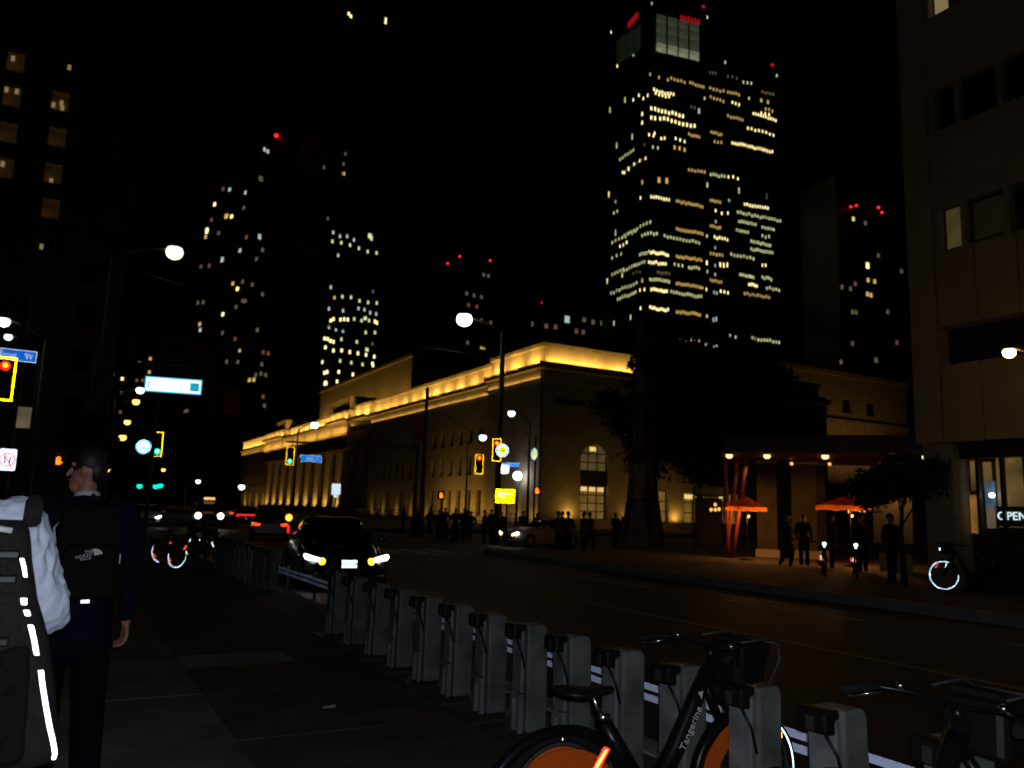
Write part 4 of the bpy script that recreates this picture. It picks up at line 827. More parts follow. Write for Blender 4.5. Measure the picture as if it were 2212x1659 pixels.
npl = MB().box((-.155, -.012, -.078), (.155, 0, .078)).build("number_plate", r_plate, bc); npl.location = (.05, -2.345, .56)
text("plate_text", "CWZR·444", .092, r_dark, npl, (0, -.014, -.008), FACE, .001, sx=.72)
car("taxi_suv", "oncoming dark taxi with two round headlights and amber roof light", (8.7, 58, ROADZ), RAD(-6), mat("dark_van_paint", (.03, .02, .012), .3), 4.8, 1.95, 1.85, 'suv')
tx = [o for o in bpy.data.objects if o.name.startswith("taxi_suv")][0]
MB().box((-.35, -.6, 1.87), (.35, -.35, 2.03)).build("roof_light", lit("taxi_roof", (1, .5, .18), 1.2), tx, bevel=.04)
car("white_car", "small white car far down the left lane with blue white headlights", (5.0, 59, ROADZ), RAD(-4), carw, 4.4, 1.8, 1.45, front='on', detail=False)
car("red_tail_car", "car ahead with full width red tail light bar", (12.9, 66, ROADZ), RAD(0) + pi * 0 , carr, 4.6, 1.85, 1.5, 'sedan', None, 'bar')
bpy.data.objects["red_tail_car"].rotation_euler[2] = pi - RAD(12)
cb_ = car("braking_car", "car with brake lights glowing behind the black sedan", (9.2, 41.5, ROADZ), pi - RAD(12), carr, 4.5, 1.85, 1.5, 'sedan', None, 'brake')
car("stopped_car", "farther car with bright brake light left of the tail light bar", (13.8, 82, ROADZ), pi - RAD(10), carp, 4.5, 1.85, 1.55, 'suv', None, 'brake')
car("silver_car", "silver car crossing before the station with headlight on", (21.9, 36.4, ROADZ), RAD(-84), carsil, 4.4, 1.8, 1.42, 'sedan', 'on', 'on')
# far lights of traffic as small cars in a queue
for k, (px, D, e) in enumerate([((62, 1083), 60, 'on'), ((258, 1082), 130, 'on'), ((285, 1083), 150, 'on')]):
    p = pD(*px, D); car("distant_car", ["far car with headlights left of the suited man's shoulder", "distant car with warm headlights in the left lane", "distant car beside the far green signals"][k], (p.x, p.y, ROADZ), to_cam(p), carp, 4.4, 1.8, 1.5, 'suv', e, 'off', False)

# ------------------------------------------------------------------ bike docks
def make_dock(label):
    D = thing("bike_dock", label, "bike dock", (0, 0, 0))
    b = MB()       # tall slab, the top edge softened
    prof = [(-.005, .02), (.165, .02), (.165, .73), (.155, .765), (.13, .78), (-.005, .78)]
    b.prism(prof, -.085, .085, 'xz').build("body", dockg, D, bevel=.018)
    MB().box((-.05, -.075, .30), (-.022, .075, .735)).build("front_panel", dockl, D, bevel=.008)
    MB().box((-.06, -.075, .02), (-.024, -.03, .295)).build("front_leg", dockl, D, bevel=.006); MB().box((-.06, .03, .02), (-.024, .075, .295)).build("front_leg", dockl, D, bevel=.006)
    MB().box((-.06, -.029, .25), (-.03, .029, .29)).build("foot_bar", dockl, D)
    hd = MB().prism([(-.12, .69), (-.0515, .68), (-.0515, .742), (-.02, .745), (-.02, .785), (-.10, .79), (-.12, .775)], -.08, .08, 'xz').build("lock_head", blackp, D, bevel=.012)
    MB().box((-.127, -.02, .70), (-.121, .02, .76)).build("slot", metal_d, hd)
    MB().tube([(-.09, -.05, .69), (-.06, -.088, .6), (-.03, -.094, .48)], .008, 6).build("cable", blackp, D)
    MB().lathe([(.012, 0), (.012, .006)], (.02, -.04, .776), 10).build("top_glint", lit("dock_glint", (1, .2, .05), .05), D)  # faintly emissive dot stands in for the orange glint on the dock top
    MB().box((-.2, -.25, -.012), (.25, .25, .018)).build("base_plate", metal_d, D, bevel=.004)
    return D
ords = ["", "first", "second", "third", "fourth", "fifth", "sixth", "seventh", "eighth", "ninth", "tenth", "eleventh", "twelfth"]
ys = [2.10, 2.63, 3.16, 3.70, 4.25, 4.82, 5.41, 6.02, 6.65, 7.31, 8.0, 8.72, 9.48, 10.27]
dock0 = make_dock("grey bike dock holding the black bike at the right edge")
for i, y in enumerate(ys):
    d = dock0 if i == 0 else dup(dock0)
    d.location = (3.12 + random.uniform(-.012, .012), y, 0); d.rotation_euler = (RAD(random.uniform(-.9, .9)), RAD(random.uniform(-.9, .9)), RAD(random.uniform(-2.5, 2.5))); d["group"] = "bike docks in the near row"
    if i == 1: d["label"] = "empty grey bike dock between the orange bike and the black bike"
    if i == 2: d["label"] = "grey bike dock holding the orange bike's front wheel"
    if i > 2: d["label"] = f"{ords[i-2] if i-2 < 12 else 'last'} empty grey bike dock beyond the orange bike" if i < 13 else "farthest grey bike dock of the near row by the car"
fy = [15.5 + .62 * k for k in range(10)]
for i, y in enumerate(fy):
    d = dup(dock0); d.location = (3.48, y, 0); d["group"] = "bike docks in the far row"; d["label"] = f"{ords[i+1]} dim bike dock of the farther row, counted from its near end"
# low guard rail between docks and cycle lane
rl = thing("guard_rail", "low rail of two white reflective boards behind the bike docks", "guard rail", (4.16, 2.4, ROADZ))
n_ = 9
for k in range(n_):
    y0, y1 = k * 2.05, k * 2.05 + 2.0
    for z in (.31, .39): MB().box((-.015, y0, z), (.015, y1, z + .042)).build("board", r_rail, rl)
    MB().box((.016, y0 + .2, 0), (.06, y0 + .26, .5)).build("post", metal_d, rl)

# ------------------------------------------------------------------ bicycles: front towards +X, front axle over the origin
def wheel(B, x, near, bands, R=.33, arc=None):
    W_o = MB().torus((0, 0, 0), R, .024, 'y', 48, 10).build("wheel", rubber, B); W_o.location = (x, 0, R + .024)
    MB().torus((0, 0, 0), R - .03, .011, 'y', 40, 8).build("rim", metal_d, W_o)
    sp = MB()
    for k in range(18):
        a = 2 * pi * k / 18; sp.tube([(.02 * sin(a + .8), .03 * (-1) ** k, .02 * cos(a + .8)), ((R - .03) * sin(a), 0, (R - .03) * cos(a))], .0013, 4, cap=False)
    sp.build("spokes", metal_g, W_o); MB().lathe([(.018, -.05), (.03, -.045), (.03, .045), (.018, .05)], n=14, axis='y').build("hub", metal_d, W_o)
    if bands:
        for s in (-1, 1):
            for a0, a1 in (arc or [(0, 2 * pi)]):
                MB().torus((0, s * .0225, 0), R - .004, .0055 if near else .0075, 'y', 48, 6, a0, a1, .5).build("reflective_band", r_rimn if near else r_rim, W_o)
    return W_o
def bike(label, loc, rz, orange=True, near=True, arcs=(None, None), group=None, word=True, small=True):
    B = thing("share_bicycle", label, "bicycle", loc, rz, group); wb = 1.1
    kx, kz, R = (1.08, .88, .285) if small else (1.0, 1.0, .33)
    wheel(B, 0, near, True, R, arc=arcs[0]); wheel(B, -wb * kx, near, True, R, arc=arcs[1]); ws = set(B.children)
    ac = bikeo if orange else bikeb
    # frame: one thick low-step tube from head to crank, seat tube, chain case
    MB().tube([(-.27, 0, .97), (-.368, 0, .765), (-.471, 0, .549), (-.56, 0, .40), (-.66, 0, .33)], [.036, .042, .048, .052, .056], 12).build("down_tube", bikeb, B)
    MB().tube([(-.66, 0, .33), (-.77, 0, .54), (-.875, 0, .73)], [.052, .042, .034], 12).build("seat_tube", bikeb, B)
    for s in (-1, 1): MB().tube([(-.66, s * .03, .33), (-.87, s * .07, .34), (-wb, s * .075, .354)], .016, 8).build("chain_stay", bikeb, B); MB().tube([(-.82, s * .02, .64), (-wb, s * .075, .37)], .012, 8).build("seat_stay", bikeb, B)
    MB().tube([(-.235, 0, 1.02), (-.285, 0, .88)], .036, 12).build("head_tube", bikeb, B)
    for s in (-1, 1): MB().tube([(-.27, s * .035, .88), (-.17, s * .065, .70), (0, s * .07, .354)], [.022, .02, .014], 8).build("fork", bikeb, B)
    MB().tube([(-.872, 0, .72), (-.94, 0, .88)], .0145, 12).build("seat_post", chrome, B); MB().lathe([(.03, 0), (.032, .03), (.02, .045)], (-.875, 0, .73), 14).build("clamp", chrome, B)
    sd = []
    for x, w, zt, zb in ((-1.01, .03, .875, .855), (-.99, .10, .895, .845), (-.93, .115, .892, .835), (-.86, .075, .882, .83), (-.78, .035, .882, .84), (-.735, .022, .876, .845), (-.725, .008, .868, .85)):
        sd.append([Vector((x - .10, w * cos(t) , .03 + zb + (zt - zb) * (.5 + .5 * sin(t)))) for t in [2 * pi * j / 12 for j in range(12)]])
    MB().rings(sd).build("saddle", blackp, B)
    # curved mudguards with coloured side skirts
    MB().torus((-wb, 0, .354), .352, .03, 'y', 26, 8, -1.9, 1.25, 1.2).build("rear_mudguard", bikeb, B)
    MB().torus((0, 0, .354), .352, .028, 'y', 22, 8, -1.5, .1, 1.2).build("front_mudguard", bikeb, B)
    for s in (-1, 1):
        pts = [(-wb + .275 * sin(a), .354 + .275 * cos(a)) for a in [(-1.25 + 2.3 * k / 16) for k in range(17)]] + [(-wb + .12, .38), (-wb - .12, .38)]
        MB().prism(pts, s * .045, s * .052, 'xz').build("skirt_guard", ac, B)
    pts = [(.345 * sin(a), .354 + .345 * cos(a)) for a in [(-1.5 + 1.15 * k / 12) for k in range(13)]] + [(.235 * sin(a) - .02, .354 + .235 * cos(a)) for a in [(-.45 - 1.05 * k / 12) for k in range(13)]]
    for s in (-1, 1): MB().prism(pts, s * .043, s * .05, 'xz').build("front_skirt", ac, B)
    # handlebar, stem, front carrier with straps
    MB().tube([(-.24, 0, 1.0), (-.265, 0, 1.07)], .022, 10).build("stem", bikeb, B)
    hb = MB().tube([(-.43, -.33, 1.08), (-.34, -.28, 1.10), (-.27, -.16, 1.09), (-.26, 0, 1.07), (-.27, .16, 1.09), (-.34, .28, 1.10), (-.43, .33, 1.08)], .014, 10).build("handlebar", bikeb, B)
    for s in (-1, 1): MB().tube([(-.46, s * .345, 1.078), (-.33, s * .272, 1.10)], .019, 10).build("grip", rubber, hb); MB().ball((-.3, s * .2, 1.115), .018, 10, 6).build("bell", chrome, hb); MB().tube([(-.32, s * .26, 1.08), (-.40, s * .36, 1.04)], .007, 6).build("brake_lever", chrome, hb)
    ba = MB().prism([(-.20, .86), (-.03, .87), (.03, 1.11), (-.19, 1.10)], -.13, .13, 'xz').build("front_basket", blackp, B, bevel=.03)
    for s in (-1, 1): MB().tube([(-.19, s * .145, 1.12), (.0, s * .145, 1.135), (.05, s * .145, 1.10), (.06, s * .14, 1.0), (-.02, s * .135, .85)], .007, 6).build("basket_rail", metal_d, ba)
    MB().tube([(.05, -.145, 1.10), (.05, .145, 1.10)], .007, 6).build("basket_rail", metal_d, ba)
    MB().box((-.15, -.10, 1.102), (-.07, .10, 1.125)).build("strap", rubber, ba)
    # lights and reflectors
    tl = MB(); q0, q1 = Vector((-.96, -.062, .50)), Vector((-.895, -.062, .615)); tl_ = tl.tube([q0, q1], .016, 8).build("tail_reflector", r_redn if near else r_red, B)
    if near: MB().tube([q0 + Vector((-.009, -.011, .008)), q1 + Vector((-.009, -.011, -.004))], .0075, 6).build("reflector_glint", r_glint, tl_)  # paler strip on the camera side paints the reflector's bright glint
    for dz in (0, .055): MB().box((.105 + dz * .6, -.03, .585 - dz * 1.1), (.145 + dz * .6, -.02, .62 - dz * 1.1)).build("spoke_reflector", r_amb if near else r_red, B); MB().box((-wb - .23 + dz * .6, -.03, .25 - dz), (-wb - .19 + dz * .6, -.02, .285 - dz)).build("spoke_reflector", r_amb if near else r_red, B)
    MB().tube([(-.13, -.075, .686), (-.07, -.08, .545)], .012, 8).build("fork_reflector", r_rimn if near else r_rim, B)
    MB().ball((.06, 0, .97), .03, 12, 8, (.6, 1.2, 1)).build("front_light", r_white if not near else r_dark, B)
    MB().tube([(-.66, -.12, .33), (-.66, .12, .33)], .014, 8).build("crank", metal_d, B)
    for s in (-1, 1): MB().tube([(-.66, s * .12, .33), (-.66 + s * .1, s * .12, .33 - s * .13)], .011, 6).build("crank_arm", metal_d, B); MB().box((-.71 + s * .1, s * .12, .32 - s * .13 - .01), (-.61 + s * .1, s * .22, .32 - s * .13 + .012)).build("pedal", rubber, B)
    for ch in B.children:
        if ch not in ws: ch.scale = (kx, 1, kz)
    if word:
        t = text("lettering", "Tangerine", .056, collarm, B, (-.452, -.05, .575), (RAD(90), RAD(-59.5), 0), .0015); 
        MB().prism([(-.368, .745), (-.402, .74), (-.378, .705)], -.045, -.043, 'xz').build("arrow_mark", collarm, B)
    return B
bike("orange share bicycle lettered Tangerine docked in the foreground", (3.29, 3.29, 0), 0, arcs=(None, [(0, .01)]))
bike("black share bicycle docked at the lower right corner", (3.27, 1.95, 0), 0, False, word=False)
bike("far share bicycle with red tail reflector and arc of tyre light", (3.5, 22.0, 0), RAD(38), False, False, ([(0, .01)], [(.9, 4.9)]), "far docked share bicycles", False)
bike("far share bicycle leftmost beyond the dark pavement", (3.45, 23.6, 0), RAD(28), False, False, ([(0, .01)], [(3.4, 5.2)]), "far docked share bicycles", False)
bike("far share bicycle with bright cyan arc nearest the dock row", (3.4, 24.6, 0), RAD(-62), False, False, ([(3.7, 5.7)], [(3.9, 4.6)]), "far docked share bicycles", False)
# bicycles over the road
p = gnd(2040, 1275, FARZ); bike("parked bicycle with one glowing ring wheel at the right", (p.x, p.y, FARZ), RAD(142), False, False, (None, [(0, .01)]), None, False, False)
for px, lb in (((1780, 1178), "left of two parked bicycles with glowing front reflectors"), ((1848, 1178), "right of two parked bicycles with glowing front reflectors")):
    p = pD(*px, 24.5); d = Vector((-p.x, -p.y)).normalized(); b = bike(lb, (p.x - d.x * .2, p.y - d.y * .2, FARZ), math.atan2(d.y, d.x) + RAD(4), False, False, ([(0, .01)], [(0, .01)]), None, False)
    MB().ball((.14, 0, .93), .05, 12, 8).build("glowing_reflector", e_cool, b)  # front reflector; its returned light is built in as emission

# ------------------------------------------------------------------ people
def fingers(c, d, side, up, scale=1.0, curl=.5):
    """palm and five fingers as capsules: c wrist, d towards the fingertips, side across the palm"""
    c, d, side, up = Vector(c), Vector(d).normalized(), Vector(side).normalized(), Vector(up).normalized(); out = []
    k1 = c + d * .085
    for t in (-.028, -.009, .010, .028): out.append((c + d * .01 + side * t * .6, .016, k1 + side * t, .0145))
    for i, (t, l) in enumerate(((-.030, .070), (-.010, .080), (.011, .075), (.031, .058))):
        a = k1 + side * t; b = a + (d * cos(curl) + up * sin(curl)) * l * .5; e = b + (d * cos(curl * 2.2) + up * sin(curl * 2.2)) * l * .5
        out += [(a, .0105, b, .0095), (b, .0095, e, .008)]
    a = c + d * .03 - side * .028; b = a + (d * .75 - side * .65 + up * .2).normalized() * .045; e = b + (d * .9 - side * .15 + up * .4).normalized() * .035
    out += [(a, .015, b, .0115), (b, .0115, e, .0095)]
    return out
def head(c, yaw, s=1.0):
    """skull, jaw, nose, ears; yaw 0 looks along +Y"""
    c = Vector(c); f = Vector((-sin(yaw), cos(yaw), 0)); r = Vector((f.y, -f.x, 0)); P = []
    P.append(('e', c + Vector((0, 0, .02)) - f * .012, (.078, .092, .105))); P.append((c + f * .03 - Vector((0, 0, .05)), .062, c + f * .055 - Vector((0, 0, .085)), .04))
    P.append((c + f * .088 + Vector((0, 0, .005)), .011, c + f * .108 - Vector((0, 0, .028)), .014))
    for q in (-1, 1): P.append(('e', c + r * q * .08 - f * .005 - Vector((0, 0, .005)), (.014, .02, .032)))
    P.append((c + f * .082 - Vector((0, 0, .058)) - r * .02, .010, c + f * .082 - Vector((0, 0, .058)) + r * .02, .010))
    for q in (-1, 1): P.append((c + f * .072 + Vector((0, 0, .03)) + r * q * .015, .012, c + f * .072 + Vector((0, 0, .03)) + r * q * .045, .012))
    return P
def suited_man():
    loc = Vector((.13, 5.2, 0)); T = thing("person", "man in navy suit and white collar walking away with a backpack", "person", loc, RAD(4))
    s = 1.0; hip = .95; sh = 1.50
    armR = [(.225, .0, 1.47), (.30, -.03, 1.18), (.30, .05, .87)]; armL = [(-.225, .0, 1.47), (-.29, .04, 1.2), (-.27, .14, .96)]
    legs = [[(.10, 0, .95), (.115, -.10, .52), (.12, -.30, .11)], [(-.10, 0, .95), (-.10, .14, .52), (-.09, .12, .08)]]
    body = head((-.02, .03, 1.69), RAD(70)) + [((0, 0, 1.45), .06, (-.01, .02, 1.62), .055), ((0, 0, 1.0), .14, (0, 0, 1.38), .15), ((-.17, 0, 1.43), .07, (.17, 0, 1.43), .07)]
    for a in (armR, armL): body += [(a[0], .055, a[1], .045), (a[1], .043, a[2], .03)]
    for l in legs: body += [(l[0], .085, l[1], .06), (l[1], .058, l[2], .04)]
    body += fingers(armR[2], (.0, .12, -1), (-.25, .95, .1), (-.95, -.1, .1), 1, .55) + fingers(armL[2], (0, .1, -1), (.2, .95, 0), (.95, 0, .1), 1, .5)
    remesh("body", body, .0062, skin, T, 2)
    j = [((0, .0, .93), .175, (0, .0, 1.2), .155, ), ((0, 0, 1.2), .16, (0, -.01, 1.40), .165), ((-.19, 0, 1.42), .085, (.19, 0, 1.42), .085), ((0, 0, 1.42), .10, (0, .01, 1.50), .075), ((-.05, -.02, .84), .16, (.05, -.02, .84), .16)]
    for a in (armR, armL): j += [(a[0], .085, a[1], .068), (a[1], .066, Vector(a[2]) + Vector((0, -.01, .055)), .052)]
    remesh("jacket", j, .013, navy, T, 3, .006, 9)
    tr = [((-.06, 0, .86), .14, (.06, 0, .86), .14)]
    for l in legs: tr += [(l[0], .115, l[1], .09), (l[1], .088, Vector(l[2]) - Vector((0, 0, .03)), .075)]
    remesh("trousers", tr, .013, trous, T, 3, .006, 8)
    for l in legs:
        e = Vector(l[2]); z = max(.04, e.z - .075); remesh("shoe", [((e.x, e.y - .06, z), .042, (e.x, e.y + .15, z - .005 if e.z < .1 else z - .03), .036)], .012, shoem, T, 2)
    T.scale = (.90, .92, 1.04)
    remesh("hair", [('e', Vector((-.005, .02, 1.735)), (.088, .092, .09)), ('e', Vector((.03, .01, 1.70)), (.062, .078, .085))], .012, hairm, T, 2, .004, 30)
    co = MB(); rs = []
    for k in range(24):
        a = 2 * pi * k / 24; x, y = .074 * cos(a), .074 * sin(a)
        rs.append([Vector((x * q - .005, y * q + .01, z)) for q, z in ((1.0, 1.50), (1.09, 1.50), (1.02, 1.565 - .012 * sin(a)), (.95, 1.565 - .012 * sin(a)))])
    co.rings(rs, closed=True).build("shirt_collar", collarm, T)
    return T
def rounded(name, dims, m, parent, loc, seg=(10, 6, 14), taper=.86, p=4.5, wr=.006):
    """soft box, wider at the foot, with creases"""
    w, d, h = dims; n = 36; k = 22; rs = []
    for i in range(k + 1):
        t = i / k; zz = -h / 2 + h * t; sc = (1 - abs(2 * t - 1) ** 5) ** .35 if 0 < t < 1 else .25
        sc = max(.25, sc); w_ = w / 2 * (1 - (1 - taper) * t); r = []
        for j in range(n):
            a = 2 * pi * j / n; q = (abs(cos(a)) ** p + abs(sin(a)) ** p) ** (-1 / p)
            v = Vector((w_ * q * cos(a) * (.8 + .2 * sc), d / 2 * q * sin(a) * sc, zz)); v += v.normalized() * wr * noise.noise(v * 14 + Vector((3, 1, 2))) * 2
            r.append(v)
        rs.append(r)
    o = MB().rings(rs).build(name, m, parent); o.location = loc; return o
suited_man()
bp = thing("backpack", "black backpack with white logo on the suited man's back", "backpack", (.15, 4.96, 1.02), RAD(4))
rounded("pack_body", (.33, .19, .50), packm, bp, (0, 0, .30)); rounded("front_pocket", (.27, .09, .28), packm, bp, (0, -.10, .20))
for sx in (-1, 1): MB().tube([(sx * .10, .09, .52), (sx * .13, .13, .60), (sx * .14, .24, .58)], .022, 8).build("shoulder_strap", packm, bp)
MB().tube([(-.04, .03, .55), (0, .02, .60), (.04, .03, .55)], .010, 8).build("haul_loop", packm, bp)
lg = MB(); pts = [(.045, .0)] + [(.045 + .04 * cos(RAD(a)), .04 * sin(RAD(a))) for a in range(0, 91, 15)]; lg.prism([(.0, .0), (.085, .0)] + [(.085 * cos(RAD(a)), .06 * sin(RAD(a))) for a in (20, 40, 60, 80, 95)], -.004, 0, 'xz')
q = lg.build("logo_dome", collarm, bp); q.location = (.02, -.153, .285); q.scale = (.45, 1, .6); q.rotation_euler = (0, RAD(-14), 0)
for i, wd in enumerate(("THE", "NORTH", "FACE")):
    text("logo_text", wd, .022, collarm, bp, (.012 - .003 * i, -.152 , .31 - .0175 * i), (RAD(90), RAD(-14), 0), .001, 'RIGHT')
MB().box((-.02, -.157, .045), (.02, -.150, .062)).build("reflective_tab", r_tape, bp); MB().box((.145, -.11, .24), (.151, -.10, .29)).build("zip_pull", collarm, bp)
q = MB().tube([(-.16, -.07, .34), (-.172, -.04, .42), (-.15, -.0, .45)], .006, 6).build("side_loop", collarm, bp)

def shirt_man():
    loc = Vector((-.325, 3.22, 0)); T = thing("person", "person in pale blue white shirt at the left edge, elbow bent", "person", loc, RAD(6))
    armR = [(.20, .0, 1.50), (.315, .06, 1.23), (.27, .24, 1.10)]; armL = [(-.22, 0, 1.50), (-.30, .02, 1.22), (-.28, .18, 1.02)]
    legs = [[(.10, 0, .98), (.11, .06, .53), (.11, -.02, .09)], [(-.10, 0, .98), (-.11, -.06, .53), (-.11, -.2, .12)]]
    body = head((-.01, .04, 1.76), RAD(10)) + [((0, 0, 1.5), .06, (0, .03, 1.68), .055), ((0, 0, 1.02), .15, (0, 0, 1.44), .16), ((-.16, 0, 1.48), .07, (.16, 0, 1.48), .07)]
    for a in (armR, armL): body += [(a[0], .055, a[1], .045), (a[1], .043, a[2], .03)]
    for l in legs: body += [(l[0], .09, l[1], .06), (l[1], .058, l[2], .04)]
    body += fingers(armR[2], (-.55, .75, -.35), (.1, .5, .8), (-.6, -.5, .2), 1, .7) + fingers(armL[2], (.2, .6, -.8), (.2, .9, .3), (.9, -.2, .2), 1, .6)
    remesh("body", body, .0075, skin, T, 2)
    j = [((0, 0, 1.08), .17, (0, 0, 1.30), .17), ((0, 0, 1.3), .17, (0, 0, 1.46), .16), ((-.17, 0, 1.49), .085, (.17, 0, 1.49), .085), ((0, 0, 1.5), .09, (0, .02, 1.57), .07)]
    for a in (armR, armL): j += [(a[0], .088, a[1], .072), (a[1], .070, Vector(a[2]) + (Vector(a[1]) - Vector(a[2])).normalized() * .04, .05)]
    j += [((.315, .055, 1.235), .075, (.335, .075, 1.20), .062), ((.18, .06, 1.10), .10, (.20, .09, 1.04), .08)]
    remesh("shirt", j, .0085, shirtm, T, 2, .016, 20)
    tr = [((-.06, 0, .98), .155, (.06, 0, .98), .155)]
    for l in legs: tr += [(l[0], .12, l[1], .09), (l[1], .088, Vector(l[2]), .07)]
    remesh("jeans", tr, .013, jeans, T, 3, .005, 9)
    for l in legs: e = Vector(l[2]); remesh("shoe", [((e.x, e.y - .06, .045), .043, (e.x, e.y + .16, .04), .036)], .013, shoem, T, 2)
    remesh("hair", [('e', Vector((-.01, .025, 1.80)), (.088, .1, .092)), ('e', Vector((-.01, -.005, 1.765)), (.08, .08, .08))], .013, hairm, T, 2, .004, 30)
    MB().lathe([(.16, 1.085), (.185, 1.085), (.185, 1.045), (.16, 1.045)], n=24).build("belt", shoem, T)
    return T
shirt_man()
bg_ = thing("backpack", "large charcoal backpack with white reflective stripe at the left edge", "backpack", (-.135, 2.92, .78), 0)
LO = root_loc(bg_); edge = []; n = 40
prof_ = [(118, 1652, .55), (127, 1640, .85), (128, 1610, .97), (124, 1560, 1), (119, 1500, 1), (112, 1440, 1), (104, 1385, .97), (92, 1340, .95), (80, 1300, .93), (74, 1255, .9), (68, 1215, .86), (66, 1175, .8), (62, 1145, .68), (50, 1125, .45)]
for px, py, sc in prof_:
    q = pY(px, py, 2.88) - LO; xl = -.30; cx, hw = (q.x + xl) / 2, (q.x - xl) / 2; r = []
    for j in range(n):
        a = 2 * pi * j / n; k = (abs(cos(a)) ** 4 + abs(sin(a)) ** 4) ** -.25; v = Vector((cx + hw * k * cos(a), .02 + .125 * sc * k * sin(a), q.z)); v.y += .012 * noise.noise(v * 11); r.append(v)
    edge.append(r)
MB().rings(edge).build("pack_body", packg, bg_)
rounded("lower_pocket", (.34, .10, .34), packm, bg_, (-.05, -.075, .22), taper=.92); rounded("upper_pocket", (.20, .06, .22), packg, bg_, (-.10, -.085, .58), taper=.9)
def stripe(name, pts, w, m, par):
    rs = []
    for (x, y, z) in pts: rs.append([Vector((x - w, y, z)), Vector((x, y - .006, z)), Vector((x + w, y, z)), Vector((x, y + .002, z))])
    return MB().rings(rs).build(name, m, par)
LO = root_loc(bg_)
def on_pack(pts, y): return [tuple(pY(*q, y) - LO) for q in pts]
for pts, y, w in (([(116, 1640), (119, 1628), (115, 1605), (107, 1570), (98, 1520), (91, 1475), (88, 1448)], 2.765, .0075), ([(80, 1415), (74, 1385), (66, 1350)], 2.775, .0075), ([(61, 1330), (57, 1318)], 2.78, .008), ([(52, 1306), (51, 1292)], 2.78, .0085), ([(55, 1246), (52, 1228), (47, 1206)], 2.78, .006)):
    stripe("reflective_stripe", on_pack(pts, y), w, r_tape, bg_)
for z in (.395, .57, .64): MB().box((-.02, -.14, z), (.045, -.10, z + .022)).build("buckle", blackp, bg_, bevel=.004)
for z in (.12, .24): MB().tube([(-.17, -.192, z), (-.04, -.2, z + .012), (.08, -.175, z + .04)], .0035, 6).build("seam", packm, bg_)
MB().tube([(-.12, -.13, .70), (-.06, -.175, .735), (.02, -.165, .72)], .009, 8).build("grip_loop", collarm, bg_)
for sx in (-1, 1): MB().tube([(sx * .10 - .04, .10, .74), (sx * .10 - .04, .16, .80), (sx * .10 - .04, .28, .80)], .026, 8).build("shoulder_strap", packg, bg_)

# crowd figures
def passer(label, kind, coat, group):
    T = thing("person", label, "person", (0, 0, 0), 0, group)
    st = .16 if kind == 1 else .03
    legs = [[(.09, 0, .92), (.1, st, .5), (.1, st * .5, .06)], [(-.09, 0, .92), (-.1, -st * .6, .5), (-.1, -st * 1.6, .08)]]
    arms = [[(.2, 0, 1.42), (.27, -st, 1.15), (.25, st + .03, .92)], [(-.2, 0, 1.42), (-.27, st, 1.15), (-.25, -st + .05, .92)]]
    if kind == 2: arms[0] = [(.2, 0, 1.42), (.26, .08, 1.15), (.12, .28, 1.22)]
    b = [('e', Vector((0, .01, 1.66)), (.08, .095, .115)), ((0, 0, 1.45), .055, (0, 0, 1.58), .052), ((0, 0, 1), .13, (0, 0, 1.38), .14)]
    for a in arms: b += [(a[0], .05, a[1], .042), (a[1], .04, a[2], .03), (a[2], .035, Vector(a[2]) - Vector((0, -.02, .1)), .025)]
    for l in legs: b += [(l[0], .08, l[1], .055), (l[1], .05, l[2], .04)]
    remesh("body", b, .026, skin, T, 1)
    j = [((0, 0, .92), .165, (0, 0, 1.2), .155), ((0, 0, 1.2), .155, (0, 0, 1.38), .155), ((-.17, 0, 1.41), .08, (.17, 0, 1.41), .08)]
    for a in arms: j += [(a[0], .08, a[1], .065), (a[1], .062, a[2], .05)]
    remesh("coat", j, .026, coat, T, 2)
    t = [((-.05, 0, .86), .14, (.05, 0, .86), .14)]
    for l in legs: t += [(l[0], .11, l[1], .085), (l[1], .08, l[2], .07)]
    remesh("trousers", t, .026, trous, T, 2)
    remesh("hair", [('e', Vector((0, -.012, 1.70)), (.09, .1, .095))], .026, hairm, T, 1)
    return T
cg = "pedestrians crossing before the station"
P0 = [passer("dark silhouetted pedestrian in the crowd before the station", k, c_, cg) for k, c_ in ((0, coatA), (1, coatB), (2, coatA))]
first = {0: True, 1: True, 2: True}
def put(k, px, D, label=None, group=cg, scale=1.0, rz=None, z=None):
    p = pD(px, 1100, D)
    o = P0[k] if first[k] else dup(P0[k]); first[k] = False
    o.location = (p.x, p.y, FARZ if z is None else z); o.rotation_euler = (0, 0, random.uniform(0, 6.28) if rz is None else rz); o.scale = (scale,) * 3
    o["label"] = label or "dark silhouetted pedestrian in the crowd before the station"; o["group"] = group
for i, (px, D) in enumerate([(950, 47), (962, 50), (985, 46), (1003, 52), (1018, 47), (1048, 44), (1062, 49), (1130, 50), (1010, 56), (1085, 55), (930, 55), (905, 58), (872, 60), (1160, 54), (1330, 46), (1345, 50), (1380, 48)]):
    put(i % 3, px, D, scale=random.uniform(.94, 1.05), z=ROADZ)
for i, (px, D, lb) in enumerate([(1207, 37, "leftmost dark pedestrian standing before the silver car"), (1228, 36, "tall dark pedestrian before the arched station window"), (1262, 35, "dark pedestrian nearest the lit station doors"), (1275, 37, "dark pedestrian just right of the lit station doors"), (1215, 39, "dark pedestrian partly behind the tall one by the silver car")]):
    put((i + 1) % 3, px, D, lb, None if False else "pedestrians by the silver car", scale=1.03, z=ROADZ)
put(0, 1922, 24.2, "lone dark pedestrian standing by the patio right of the bicycles", "pedestrians by the patio", 1.02, RAD(180))
